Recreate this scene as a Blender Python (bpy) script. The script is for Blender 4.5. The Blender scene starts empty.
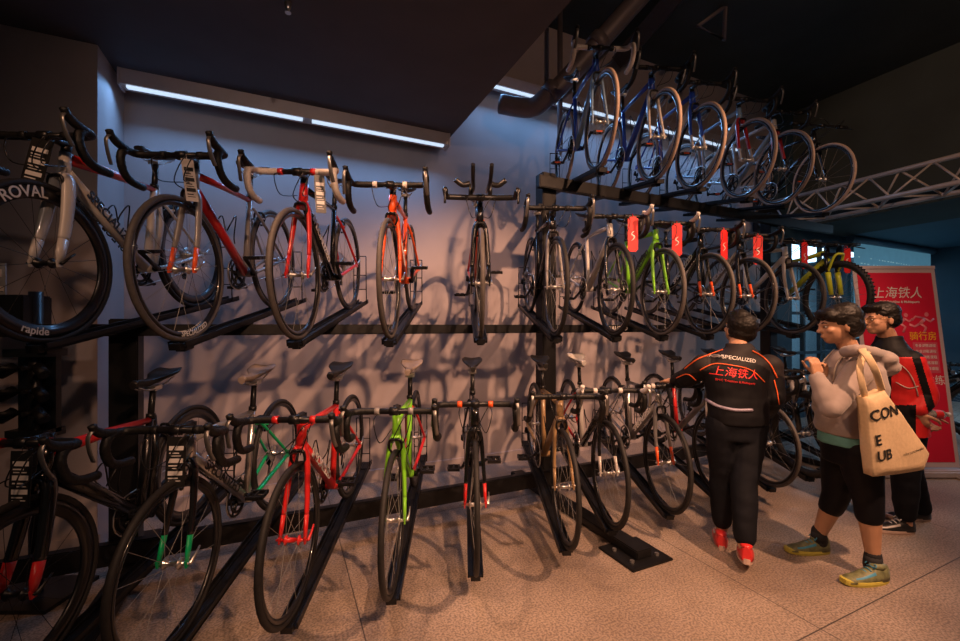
import bpy, bmesh, math, random
from mathutils import Vector, Matrix, Euler, noise
from mathutils.bvhtree import BVHTree
random.seed(7)
C = bpy.context.scene.collection
PI = math.pi
F = 427.0; HX = 480.0; HY = 326.0; HC = 1.42      # focal length in px, horizon, camera height
TH = math.atan(.46); CT = math.cos(TH); ST = math.sin(TH)

def P(px, py, d):
    return Vector(((px-HX)/F*d, d, HC-(py-HY)/F*d))
def W(u, n, z=0.0):
    return Vector((u*CT-n*ST, u*ST+n*CT, z))

# ------------------------------------------------------------------ materials
MATS = {}
def mat(name, col, rough=.5, metal=0.0, var=.12, scale=30.0, emit=None, estr=0.0, bump=0.0, coat=0.0, trans=0.0, sheen=0.0, spec=None):
    if name in MATS: return MATS[name]
    m = bpy.data.materials.new(name); m.use_nodes = True
    nt = m.node_tree; b = nt.nodes['Principled BSDF']
    tc = nt.nodes.new('ShaderNodeTexCoord'); nz = nt.nodes.new('ShaderNodeTexNoise')
    nz.inputs['Scale'].default_value = scale; nz.inputs['Detail'].default_value = 3
    nt.links.new(tc.outputs['Object'], nz.inputs['Vector'])
    r = nt.nodes.new('ShaderNodeValToRGB')
    r.color_ramp.elements[0].position = .3; r.color_ramp.elements[1].position = .7
    r.color_ramp.elements[0].color = (*[c*(1-var) for c in col], 1)
    r.color_ramp.elements[1].color = (*[min(1, c*(1+var)) for c in col], 1)
    nt.links.new(nz.outputs['Fac'], r.inputs['Fac'])
    nt.links.new(r.outputs['Color'], b.inputs['Base Color'])
    b.inputs['Roughness'].default_value = rough; b.inputs['Metallic'].default_value = metal
    b.inputs['Coat Weight'].default_value = coat
    if trans: b.inputs['Transmission Weight'].default_value = trans
    if spec is not None: b.inputs['Specular IOR Level'].default_value = spec
    if sheen: b.inputs['Sheen Weight'].default_value = sheen
    if emit:
        b.inputs['Emission Color'].default_value = (*emit, 1); b.inputs['Emission Strength'].default_value = estr
    if bump:
        bp = nt.nodes.new('ShaderNodeBump'); bp.inputs['Strength'].default_value = bump; bp.inputs['Distance'].default_value = .01
        nt.links.new(nz.outputs['Fac'], bp.inputs['Height']); nt.links.new(bp.outputs['Normal'], b.inputs['Normal'])
    MATS[name] = m
    return m
def paint(name, col, rough=.32): return mat('paint_'+name, col, rough, 0.0, .05, 8, coat=.5)

BLACK = paint('black', (.007,.007,.008), .25); RED = paint('red', (.62,.02,.02)); ORANGE = paint('orange', (.85,.11,.02))
WHITE = paint('white', (.62,.58,.54)); GREY = paint('grey', (.25,.24,.24)); GREEN = paint('green', (.22,.62,.03))
DGREEN = paint('emerald', (.0,.36,.12)); BLUE = paint('blue', (.02,.07,.45)); LBLUE = paint('light_blue', (.25,.4,.6))
GOLD = paint('bronze', (.30,.19,.09)); YELLOW = paint('lime_yellow', (.55,.6,.03)); PINK = paint('pink', (.8,.12,.28))
SILVER = mat('silver_metal', (.62,.6,.58), .28, .9, .05, 20)
RUBBER = mat('rubber', (.020,.019,.019), .6, 0, .2, 60, spec=.3)
RUBBERG = mat('rubber_grey', (.085,.075,.07), .6, 0, .15, 60)
RUBBERLIT = mat('rubber_warm_lit', (.36,.26,.2), .6, 0, .15, 60)  # grey rubber; the warm light on the top tyres is put into the colour
SPOKE = mat('spoke_steel', (.30,.29,.28), .45, .5, .05, 20)
RIMB = mat('rim_black', (.015,.015,.017), .3, .3, .1, 20, coat=.3)
RIMS = mat('rim_silver', (.45,.43,.42), .3, .8, .1, 20)
TAPE = mat('tape_black', (.009,.009,.009), .5, 0, .3, 90, bump=.3, spec=.35)
TAPEW = mat('tape_white', (.68,.62,.58), .5, 0, .1, 90, bump=.3)
PLASTIC = mat('black_plastic', (.010,.010,.011), .32, 0, .1, 20, spec=.4)
SADB = mat('saddle_black', (.013,.012,.012), .45, 0, .2, 40)
SADW = mat('saddle_white', (.7,.66,.62), .45, 0, .1, 40)
SADG = mat('saddle_tan', (.34,.27,.23), .5, 0, .1, 40)
RACKM = mat('rack_black_steel', (.007,.007,.008), .45, 0, .2, 14, spec=.35)
DECW = mat('lettering_white', (.75,.72,.7), .5, 0, .03, 5)
DECK = mat('lettering_black', (.02,.02,.02), .5, 0, .03, 5)
DECR = mat('lettering_red', (.75,.03,.03), .5, 0, .03, 5)
DECY = mat('lettering_yellow', (.9,.5,.03), .5, 0, .03, 5)
LEVER = mat('lever_metal', (.25,.24,.23), .38, .8, .05, 20)
BRASS = mat('brass', (.7,.4,.12), .35, .7, .1, 20)

# ------------------------------------------------------------------ mesh helpers
def ring_frame(pts, i, prev):
    n = len(pts)
    t = (pts[min(i+1, n-1)] - pts[max(i-1, 0)]).normalized()
    if prev is None:
        a = Vector((1,0,0)) if abs(t.x) < .9 else Vector((0,0,1))
        x = (a - t*a.dot(t)).normalized()
    else:
        x = (prev - t*prev.dot(t)).normalized()
    return t, x, t.cross(x)
def tube(bm, pts, r, seg=10, mi=0, flat=None, closed=False, cap=True):
    """sweep; r number or list; flat=(sx,sy) scales the section (x first aligned to world X where possible)"""
    pts = [Vector(p) for p in pts]; n = len(pts)
    rs = r if isinstance(r, (list, tuple)) else [r]*n
    fx, fy = flat or (1, 1)
    rings = []; prev = None
    for i in range(n):
        if closed:
            t = (pts[(i+1) % n]-pts[i-1]).normalized()
            if prev is None:
                a = Vector((1,0,0)) if abs(t.x) < .9 else Vector((0,0,1)); prev = a
            x = (prev - t*prev.dot(t)).normalized(); y = t.cross(x)
        else:
            t, x, y = ring_frame(pts, i, prev)
        prev = x
        rings.append([bm.verts.new(pts[i] + x*math.cos(2*PI*k/seg)*rs[i]*fx + y*math.sin(2*PI*k/seg)*rs[i]*fy) for k in range(seg)])
    m = n if closed else n-1
    for i in range(m):
        a = rings[i]; b = rings[(i+1) % n]
        for k in range(seg):
            f = bm.faces.new((a[k], a[(k+1) % seg], b[(k+1) % seg], b[k])); f.material_index = mi; f.smooth = seg > 4
    if cap and not closed:
        f = bm.faces.new(list(reversed(rings[0]))); f.material_index = mi
        f = bm.faces.new(rings[-1]); f.material_index = mi
def bez(pts, n=8):
    """Catmull-Rom through points"""
    pts = [Vector(p) for p in pts]; out = []
    for i in range(len(pts)-1):
        p0 = pts[max(i-1, 0)]; p1 = pts[i]; p2 = pts[i+1]; p3 = pts[min(i+2, len(pts)-1)]
        for k in range(n):
            t = k/n
            out.append(.5*((2*p1)+(p2-p0)*t+(2*p0-5*p1+4*p2-p3)*t*t+(3*p1-p0-3*p2+p3)*t**3))
    out.append(pts[-1]); return out
def box(bm, c, s, mi=0, M=None):
    r = bmesh.ops.create_cube(bm, size=1.0)
    for v in r['verts']:
        v.co = Vector((v.co.x*s[0]+c[0], v.co.y*s[1]+c[1], v.co.z*s[2]+c[2]))
        if M is not None: v.co = M @ v.co
    for f in {f for v in r['verts'] for f in v.link_faces}: f.material_index = mi
def ell(bm, c, r, mi=0, M=None, seg=16, rings=10):
    q = bmesh.ops.create_uvsphere(bm, u_segments=seg, v_segments=rings, radius=1.0)
    for v in q['verts']:
        v.co = Vector((v.co.x*r[0], v.co.y*r[1], v.co.z*r[2]))
        v.co = v.co + Vector(c)
        if M is not None: v.co = M @ v.co
    for f in {f for v in q['verts'] for f in v.link_faces}: f.material_index = mi; f.smooth = True
def lathe_x(bm, prof, seg=48, mi=0, c=(0,0,0), closed=True):
    """profile [(x, radius)] turned about the X axis through c"""
    rings = []
    for k in range(seg):
        a = 2*PI*k/seg
        rings.append([bm.verts.new((c[0]+x, c[1]+r*math.cos(a), c[2]+r*math.sin(a))) for x, r in prof])
    m = len(prof) if closed else len(prof)-1
    for k in range(seg):
        A = rings[k]; B = rings[(k+1) % seg]
        for i in range(m):
            j = (i+1) % len(prof)
            f = bm.faces.new((A[i], A[j], B[j], B[i])); f.material_index = mi; f.smooth = True
def mk(bm, name='mesh'):
    bmesh.ops.recalc_face_normals(bm, faces=bm.faces)
    me = bpy.data.meshes.new(name); bm.to_mesh(me); bm.free(); return me
def link(name, me, mats, parent=None, loc=None, rot=None):
    o = bpy.data.objects.new(name, me); C.objects.link(o)
    mats = mats if isinstance(mats, (list, tuple)) else [mats]
    while len(me.materials) < len(mats): me.materials.append(mats[len(me.materials)])
    for i, m in enumerate(mats):
        if me.materials[i] != m:
            o.material_slots[i].link = 'OBJECT'; o.material_slots[i].material = m
    if parent: o.parent = parent
    if loc is not None: o.location = loc
    if rot is not None: o.rotation_euler = rot
    return o
def tag(o, label, cat, group=None):
    o['label'] = label; o['category'] = cat
    if group: o['group'] = group
    return o
def struct(o): o['kind'] = 'structure'; return o
def empty(name, loc, rot=(0,0,0)):
    o = bpy.data.objects.new(name, None); C.objects.link(o); o.location = loc; o.rotation_euler = rot
    o.empty_display_size = .1; return o
def text_mesh(s, size=1.0, depth=.0, align='CENTER', bold=0.0, shear=0.0):
    cu = bpy.data.curves.new('t', 'FONT'); cu.body = s; cu.size = size; cu.extrude = depth; cu.align_x = align; cu.align_y = 'CENTER'
    cu.offset = bold; cu.shear = shear; cu.resolution_u = 3
    o = bpy.data.objects.new('t', cu); C.objects.link(o)
    bpy.context.view_layer.update()
    dg = bpy.context.evaluated_depsgraph_get()
    me = bpy.data.meshes.new_from_object(o.evaluated_get(dg), depsgraph=dg)
    bpy.data.objects.remove(o); bpy.data.curves.remove(cu)
    me.materials.clear()
    return me
def text_on(name, s, size, M, m, parent=None, depth=.0006, bold=0.0, align='CENTER', shear=0):
    me = text_mesh(s, size, depth, align, bold, shear); me.transform(M)
    return link(name, me, m, parent)
def frame_M(origin, x, y):
    x = Vector(x).normalized(); y = Vector(y); y = (y-x*y.dot(x)).normalized(); z = x.cross(y)
    return Matrix(((x.x,y.x,z.x,origin[0]), (x.y,y.y,z.y,origin[1]), (x.z,y.z,z.z,origin[2]), (0,0,0,1)))

CACHE = {}
def cached(key, fn):
    if key not in CACHE: CACHE[key] = mk(fn(), key)
    return CACHE[key]

# ------------------------------------------------------------------ bicycle geometry (local: forward -Y, up Z, origin at front contact point)
RW = .335
def wheel_rim(R, deep):
    def f():
        bm = bmesh.new(); h = .05 if deep else .02; w = .010
        o = R-.022
        lathe_x(bm, [(-w, o), (-w*1.1, o-h*.4), (-w*.5, o-h), (w*.5, o-h), (w*1.1, o-h*.4), (w, o)], 56)
        return bm
    return f
def wheel_tyre(R, tr):
    def f():
        bm = bmesh.new(); prof = []
        for k in range(10):
            a = 2*PI*k/10; prof.append((tr*math.cos(a), R-tr+tr*math.sin(a)))
        lathe_x(bm, prof, 56)
        if tr > .02:
            for k in range(60):
                a = 2*PI*k/60
                M = Matrix.Rotation(a, 4, 'X')
                for sx in (-1, 1): box(bm, (sx*.012, 0, R-.001), (.012, .013, .010), 0, M)
        return bm
    return f
def wheel_spokes(R, n, rear, straight=False):
    def f():
        bm = bmesh.new()
        for k in range(n):
            s = 1 if k % 2 else -1; a = 2*PI*k/n
            b = a + (0 if straight else (1 if (k//2) % 2 else -1)*.6)
            p = Vector((s*.028, .018*math.cos(b), .018*math.sin(b))); q = Vector((0, (R-.036)*math.cos(a), (R-.036)*math.sin(a)))
            tube(bm, [p, q], .0012, 4, 0)
        return bm
    return f
def wheel_hub(rear):
    def f():
        bm = bmesh.new()
        lathe_x(bm, [(-.05,.006), (-.034,.009), (-.031,.022), (-.027,.022), (-.022,.011), (.022,.011), (.027,.022), (.031,.022), (.034,.009), (.05,.006)], 16, 0, closed=False)
        tube(bm, [(-.072,0,0), (.072,0,0)], .0055, 8); tube(bm, [(.066,0,0), (.07,.0,0), (.074,.03,.02), (.074,.06,.035)], [.008,.007,.005,.004], 6)
        return bm
    return f
def cassette():
    bm = bmesh.new()
    for i, r in enumerate((.05,.043,.037,.031,.026)):
        lathe_x(bm, [(-.030-i*.005, r), (-.032-i*.005, r), (-.032-i*.005, .012), (-.030-i*.005, .012)], 24)
    return bm
BB = (.575,.275)
def frame_bm(style):
    def f():
        bm = bmesh.new()
        X = lambda y, z, x=0: Vector((x, y, z))
        aero = style == 'aero'; mtb = style == 'mtb'
        st_top = (.712,.705) if not mtb else (.70,.64)
        k = 1.35 if (aero or mtb) else 1.0
        htb, htt = (.155,.69), (.19,.80)
        if mtb: htb, htt = (.17,.73), (.20,.83)
        tube(bm, [X(*htb), X(.175,.757), X(*htt)], [.026,.022,.024], 12, 0)                       # head tube
        tube(bm, [X(.190,.778), X(.42,.75 if not mtb else .70), X(*st_top)], [.019*k,.016*k,.014], 12, 1)       # top tube
        tube(bm, [X(.165,.715), X(.37,.50), X(BB[0],BB[1])], [.022*k,.023*k,.024], 12, 2)                   # down tube
        tube(bm, [X(*BB), X((BB[0]+st_top[0])/2,(BB[1]+st_top[1])/2), X(st_top[0]+.006,st_top[1]+.02)], [.018*k,.016*k,.016], 12, 3)
        tube(bm, [X(BB[0],BB[1],-.036), X(BB[0],BB[1],.036)], .023, 14, 3)                       # bottom bracket
        for s in (-1, 1):
            tube(bm, bez([X(st_top[0],st_top[1]-.04,s*.012), X(.78,st_top[1]-.12,s*.034), X(.975,.345,s*.064)], 5), .0085, 8, 4)
            tube(bm, bez([X(BB[0]+.01,BB[1],s*.024), X(.70,.285,s*.036), X(.985,.335,s*.064)], 5), .011, 8, 4)
            box(bm, (s*.066,.985,.335), (.006,.03,.04), 4)
        tube(bm, [X(.80,.60,-.04), X(.80,.60,.04)], .006, 6, 4)
        if aero:
            tube(bm, [X(.63,.30), X(.72,.52), X(.735,.72)], [.02,.022,.014], 10, 3)
        return bm
    return f
def fork_bm(style):
    def f():
        bm = bmesh.new()
        if style == 'mtb':
            for s in (-1, 1):
                tube(bm, [(s*.058,.15,.76), (s*.058,.075,.56)], .017, 12, 1)
                tube(bm, [(s*.058,.082,.575), (s*.058,.06,.52), (s*.058,.0,.36)], [.026,.024,.02], 12, 0)
            tube(bm, bez([(-.058,.085,.56), (-.05,.05,.74), (0,.03,.765), (.05,.05,.74), (.058,.085,.56)], 6), .012, 8, 0)
            box(bm, (0,.155,.755), (.15,.04,.035), 1)
            return bm
        k = 1.5 if style == 'aero' else 1.0
        for s in (-1, 1):
            pts = bez([(s*.012,.15,.70), (s*.033,.135,.655), (s*.045,.085,.52), (s*.051,.045,.43)], 5)
            tube(bm, pts, [.018*k - .006*k*i/(len(pts)-1) for i in range(len(pts))], 12, 0, flat=(.8,1.25))
            tube(bm, [(s*.051,.045,.43), (s*.053,.018,.375), (s*.055,.0,.335)], [.012*k,.011*k,.009], 12, 1, flat=(.8,1.25))
            box(bm, (s*.056,0,.335), (.007,.022,.03), 1)
        tube(bm, [(0,.148,.675), (0,.163,.71)], [.027,.026], 12, 0)
        return bm
    return f
HB = Vector((0,.105,.852))       # handlebar clamp
def tilt(v, a=.14):              # rotate about X around HB, hoods up
    v = Vector(v); return HB + Matrix.Rotation(-a, 3, 'X') @ v
def bar_bm(style):
    def f():
        bm = bmesh.new()
        if style == 'flat':
            tube(bm, bez([HB+Vector(p) for p in ((-.30,.03,.012),(-.15,.01,.008),(0,0,0),(.15,.01,.008),(.30,.03,.012))], 5), .012, 10)
        elif style == 'tt':
            tube(bm, bez([HB+Vector(p) for p in ((-.2,-.02,.0),(-.1,0,.0),(0,0,0),(.1,0,.0),(.2,-.02,.0))], 5), .013, 10, flat=(1.3,.8))
            for s in (-1, 1):
                tube(bm, bez([HB+Vector(p) for p in ((s*.045,.10,.045),(s*.045,-.05,.055),(s*.05,-.17,.085),(s*.052,-.24,.155))], 5), .012, 10)
                tube(bm, [HB+Vector((s*.06,.02,.0)), HB+Vector((s*.06,.02,.08))], .014, 8)
                tube(bm, bez([HB+Vector(p) for p in ((s*.065,.02,.085),(s*.11,.01,.075),(s*.155,-.0,.105))], 5), [.016]*11, 8, flat=(1.0,.6))
        else:
            tube(bm, [HB+Vector((-.12,0,0)), HB+Vector((.12,0,0))], .0145, 12)
        return bm
    return f
def tape_bm(s, style):
    def f():
        bm = bmesh.new()
        if style == 'flat':
            tube(bm, [HB+Vector((s*.20,.02,.01)), HB+Vector((s*.315,.032,.013))], .0165, 12, 0)
        elif style == 'tt':
            tube(bm, bez([HB+Vector(p) for p in ((s*.2,-.02,0),(s*.208,-.05,0),(s*.21,-.14,.03))], 5), .016, 10, 0)
        else:
            pts = bez([tilt(p) for p in ((s*.075,0,0),(s*.16,0,.0),(s*.198,-.018,.0),(s*.205,-.06,.0),(s*.207,-.085,-.022),(s*.209,-.088,-.06),(s*.211,-.066,-.105),(s*.213,-.02,-.13),(s*.215,.05,-.137))], 5)
            rr = [.0165+.0008*(i % 2) for i in range(len(pts))]
            tube(bm, pts, rr, 10, 0)
            tube(bm, [tilt((s*.070,0,0)), tilt((s*.095,0,0))], .0182, 12, 1)
        return bm
    return f
def lever_bm(s, style):
    def f():
        bm = bmesh.new()
        if style == 'flat':
            tube(bm, bez([HB+Vector(p) for p in ((s*.17,.01,0),(s*.18,-.035,-.01),(s*.24,-.05,-.02),(s*.30,-.045,-.025))], 4), .006, 6)
            box(bm, HB+Vector((s*.17,-.01,0)), (.03,.035,.025), 0)
        elif style == 'tt':
            tube(bm, bez([HB+Vector(p) for p in ((s*.21,-.14,.03),(s*.21,-.17,.02),(s*.21,-.19,-.05))], 4), [.016]*5+[.007]*4, 8)
        else:
            pts = bez([tilt(p) for p in ((s*.206,-.05,.004),(s*.207,-.10,.014),(s*.207,-.135,.035),(s*.207,-.148,.058))], 4)
            n = len(pts); tube(bm, pts, [.016+.002*math.sin(i/n*PI*2) for i in range(n-2)]+[.015,.008], 10, 0)
            pts = bez([tilt(p) for p in ((s*.207,-.146,.035),(s*.211,-.160,.01),(s*.214,-.150,-.04),(s*.219,-.128,-.085))], 4)
            tube(bm, pts, .0062, 8, 1, flat=(1.5,.7))
        return bm
    return f
def stem_bm():
    bm = bmesh.new()
    tube(bm, [(0,.186,.79), (0,.203,.85)], .019, 12)
    tube(bm, [(0,.20,.838), (0,.15,.846), HB], [.018,.016,.018], 12)
    tube(bm, [HB+Vector((-.022,0,0)), HB+Vector((.022,0,0))], .021, 14)
    return bm
def cable_bm(style):
    def f():
        bm = bmesh.new()
        if style == 'flat':
            for s in (-1, 1):
                tube(bm, bez([HB+Vector((s*.17,-.02,0)), HB+Vector((s*.12,-.11,.03)), HB+Vector((s*.02,-.10,-.04)), Vector((s*.02,.14,.72))], 6), .0028, 5)
        else:
            for s in (-1, 1):
                tube(bm, bez([tilt((s*.08,-.014,-.012)), HB+Vector((s*.085,-.08,-.03)), HB+Vector((s*.055,-.10,-.12)), Vector((s*.024,.15,.74))], 6), .0026, 5)
            tube(bm, bez([tilt((.07,-.014,-.012)), HB+Vector((.05,-.07,-.02)), HB+Vector((.0,-.08,-.12)), Vector((.0,.10,.70))], 6), .0026, 5)
        return bm
    return f
def saddle_bm():
    bm = bmesh.new(); rows = []
    n = 12
    for i in range(n+1):
        t = i/n; y = .625 + .27*t
        q_ = min(1, max(0, (t-.38)/.45)); w = .018 + .052*q_*q_*(3-2*q_) + .004*math.sin(t*PI)
        if t > .93: w *= .9
        z = .900 + .018*(t-.4)**2*4 + (.006 if t > .6 else 0) - (.012 if t < .05 else 0)
        row = []
        for k in range(12):
            a = 2*PI*k/12
            zz = math.sin(a); zz = .011*zz if zz > 0 else .024*zz*(1 if t < .5 else .8)
            zz += .010*(abs(math.cos(a))**2)*t - .006*(1-abs(math.cos(a)))*(.3 if t < .3 else 1)
            row.append(bm.verts.new((w*math.cos(a), y, z+zz-(y-.757)*.10)))
        rows.append(row)
    for i in range(n):
        for k in range(12):
            f = bm.faces.new((rows[i][k], rows[i][(k+1) % 12], rows[i+1][(k+1) % 12], rows[i+1][k])); f.smooth = True
    bm.faces.new(rows[0][::-1]); bm.faces.new(rows[-1])
    return bm
def rails_bm():
    bm = bmesh.new()
    for s in (-1, 1):
        tube(bm, bez([(s*.012,.645,.890),(s*.022,.70,.863),(s*.022,.79,.861),(s*.035,.87,.890)], 4), .0035, 6)
    box(bm, (0,.757,.859), (.055,.05,.022))
    return bm
def post_bm(mtb=False):
    bm = bmesh.new()
    a = (0,.69,.60) if mtb else (0,.708,.69)
    tube(bm, [a, (0,.757,.858)], .0145, 12); tube(bm, [(a[0],a[1]+.006,a[2]+.022), (a[0],a[1]+.012,a[2]+.045)], .02, 12)
    return bm
def ring_bm():
    bm = bmesh.new()
    for i, r in enumerate((.098,.075)):
        x = -.048+.007*i
        lathe_x(bm, [(x, r), (x-.003, r), (x-.003, r-.014), (x, r-.014)], 36, 0, (0,BB[0],BB[1]))
        for k in range(5):
            a = 2*PI*k/5+.3
            tube(bm, [(x-.002,BB[0],BB[1]), (x-.002,BB[0]+(r-.008)*math.cos(a),BB[1]+(r-.008)*math.sin(a))], .006, 6)
    return bm
def crank_bm(s):
    def f():
        bm = bmesh.new(); a = math.radians(-35)
        d = Vector((0,math.cos(a),math.sin(a)))*(.17*(1 if s < 0 else -1))
        c = Vector((s*.055,BB[0],BB[1]))
        tube(bm, [c+Vector((-s*.02,0,0)), c+Vector((s*.008,0,0))], .017, 10)
        tube(bm, [c, c+d*.5+Vector((s*.01,0,0)), c+d+Vector((s*.02,0,0))], [.013,.010,.012], 8)
        return bm
    return f
def pedal_bm(s):
    def f():
        bm = bmesh.new(); a = math.radians(-35)
        d = Vector((0,math.cos(a),math.sin(a)))*(.17*(1 if s < 0 else -1))
        p = Vector((s*.075,BB[0],BB[1]))+d
        tube(bm, [p, p+Vector((s*.10,0,0))], .006, 8)
        for q in (-.03,.03): box(bm, p+Vector((s*.055,q,0)), (.085,.012,.018))
        for q in (.02,.055,.092): box(bm, p+Vector((s*q,0,0)), (.010,.06,.018))
        for q in (-.037,.037): box(bm, p+Vector((s*.055,q,0)), (.05,.003,.012), 1)
        return bm
    return f
def chain_bm():
    bm = bmesh.new(); pts = []
    for i in range(9): a = PI/2 + PI*i/8; pts.append((-.05,BB[0]+.098*math.cos(a),BB[1]+.098*math.sin(a)))
    pts += [(-.042,.93,.225)]
    for i in range(7): a = -PI/2+PI*i/6; pts.append((-.04,.985+.032*math.cos(a),.335+.032*math.sin(a)))
    tube(bm, pts, .0035, 5, closed=True)
    return bm
def derail_bm():
    bm = bmesh.new()
    tube(bm, [(-.07,.99,.30), (-.068,1.0,.265), (-.05,.985,.255)], [.01,.016,.01], 8)
    for y, z in ((.985,.262), (.955,.205)): lathe_x(bm, [(-.046,.022), (-.052,.022), (-.052,.004), (-.046,.004)], 14, 0, (0,y,z))
    tube(bm, [(-.055,.985,.262), (-.055,.955,.205)], .008, 6)
    return bm
def brake_bm(y, z):
    def f():
        bm = bmesh.new(); yy = -.018 if y < .4 else .018
        for s in (-1, 1):
            tube(bm, bez([(0,y+yy,z), (s*.025,y+yy,z-.005), (s*.031,y+yy*1.2,z-.04), (s*.020,y+yy,z-.066)], 4), [.008]*4+[.007]*5+[.006]*4, 6)
            box(bm, (s*.017,y+yy,z-.078), (.010,.045,.012))
        return bm
    return f
def bottle_cage_bm():
    bm = bmesh.new()
    for s in (-1, 1):
        tube(bm, bez([(s*.012,.40,.52),(s*.037,.40,.56),(s*.037,.46,.60),(s*.02,.45,.49),(s*.01,.47,.45)], 4), .0035, 5)
    return bm
def rim_text(word, R, a0, size, side):
    key = 'rimtext%s%s%.2f%d' % (word, R, a0, side)
    if key in CACHE: return CACHE[key]
    me = text_mesh(word, size, .0003, bold=size*.015)
    for v in me.vertices:
        if a0 < 0: v.co.x *= -1; v.co.y *= -1
        a = a0 - v.co.x/R*side; r = R + v.co.y
        v.co = Vector((side*.0120+v.co.z, r*-math.cos(a)*-1, r*math.sin(a)))
    CACHE[key] = me
    return me
def lettering(word, size, M, side_key):
    key = 'let%s%.3f%s' % (word, size, side_key)
    if key not in CACHE:
        me = text_mesh(word, size, .001, bold=size*.02); me.transform(M); CACHE[key] = me
    return CACHE[key]

def wheel(root, name, c, R, tr, deep, rimm, tyrem, hubm, spokem, rear, words=None, straight=False):
    w = link(name, cached('rim%.3f%d' % (R, deep), wheel_rim(R-tr+.009, deep)), rimm, root, c)
    link('tyre', cached('tyre%.3f%.3f' % (R, tr), wheel_tyre(R, tr)), tyrem, w)
    link('spokes', cached('spk%.3f%d%d' % (R, rear, straight), wheel_spokes(R, 16 if deep else 24, rear, straight or deep)), spokem, w)
    link('hub', cached('hub', wheel_hub(rear)), hubm, w)
    if words:
        for wd, a0, sz in words:
            for side in (1, -1):
                link('lettering', rim_text(wd, R-.05 if deep else R-.037, a0, sz, side), DECW, w)
    return w
def bicycle(spec, loc, pitch, yaw):
    g = spec.get
    style = g('style', 'road'); mtb = style == 'mtb'
    root = empty(g('name', 'road_bicycle'), loc, (pitch, 0, yaw))
    a, b = g('c', BLACK), g('c2', g('c', BLACK))
    R = .362 if mtb else RW; tr = .028 if mtb else .0135
    dz = Vector((0,0,R-RW))
    deep = g('deep', False); rimm = g('rim', RIMB); ty = g('tyre', RUBBER); spm = g('spoke', SPOKE)
    wheel(root, 'front_wheel', (0,0,R), R, tr, deep, rimm, ty, g('hub', SILVER), spm, 0, g('words'), g('straight', False))
    rw = wheel(root, 'rear_wheel', (0,.985,R), R, tr, deep, rimm, ty, SILVER, spm, 1)
    link('cassette', cached('cassette', cassette), SILVER, rw)
    dt, tt, seat, stay = g('dt', b), g('tt', a), g('st', a), g('stay', a)
    fs = 'mtb' if mtb else ('aero' if deep or style == 'tt' else 'road')
    fr = link('frame', cached('frame'+fs, frame_bm(fs)), [g('ht', a), tt, dt, seat, stay], root, dz)
    if g('text', 'SPECIALIZED'):
        tm = g('textm', DECW); k = .031 if fs != 'road' else .0235
        d = Vector((0,.41,-.44)).normalized(); up = Vector((0,.44,.41)).normalized(); c0 = Vector((0,.355,.51))
        wd = g('text', 'SPECIALIZED'); sz = .062
        link('lettering', lettering(wd, sz, frame_M(c0+Vector((k,0,0)), d, up), '+%.3f' % k), tm, fr)
        link('lettering', lettering(wd, sz, frame_M(c0-Vector((k,0,0)), -d, up), '-%.3f' % k), tm, fr)
    link('seat_post', cached('post%d' % mtb, lambda: post_bm(mtb)), g('postm', PLASTIC), fr)
    link('bottle_cage', cached('cage', bottle_cage_bm), PLASTIC, fr)
    fk = link('fork', cached('fork'+fs, fork_bm(fs)), [g('fork', a), g('tip', g('fork', a))], root, dz)
    link('front_brake', cached('fb', brake_bm(.135,.70)), PLASTIC, fk) if not mtb else None
    sd = link('saddle', cached('saddle', saddle_bm), g('saddle', SADB), root, dz)
    link('saddle_rails', cached('rails', rails_bm), SILVER, sd)
    bs = g('bar', 'flat' if mtb else ('tt' if style == 'tt' else 'drop'))
    hb = link('handlebar', cached('bar'+bs, bar_bm(bs)), g('barm', PLASTIC), root, dz)
    link('stem', cached('stem', stem_bm), g('stemm', PLASTIC), hb)
    for s in (-1, 1):
        tp = g('tape', TAPE)
        key = 'tape%d%s' % (s, bs)
        link('hand_grip' if bs == 'flat' else 'grip_tape', cached(key, tape_bm(s, bs)), [tp, g('band', tp)] if bs == 'drop' else tp, hb)
        key = 'lever%d%s' % (s, bs)
        link('brake_lever', cached(key, lever_bm(s, bs)), [g('hood', TAPE), g('lever', LEVER)] if bs == 'drop' else g('lever', PLASTIC), hb)
    link('cables', cached('cable'+('flat' if bs == 'flat' else 'drop'), cable_bm('flat' if bs == 'flat' else 'drop')), PLASTIC, hb)
    cr = link('crankset', cached('ring', ring_bm), g('crank', PLASTIC), root, dz)
    for s in (-1, 1):
        link('crank_arm', cached('crank%d' % s, crank_bm(s)), g('crank', PLASTIC), cr)
        if g('pedals', True): link('pedal', cached('pedal%d' % s, pedal_bm(s)), [PLASTIC, ORANGE if g('refl') else PLASTIC], cr)
    link('chain', cached('chain', chain_bm), SILVER, root, dz)
    link('rear_derailleur', cached('derail', derail_bm), PLASTIC, root, dz)
    if not mtb: link('rear_brake', cached('rb', brake_bm(.80,.64)), PLASTIC, root)
    tag(root, spec['label'], 'bicycle', spec.get('group'))
    return root

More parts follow.
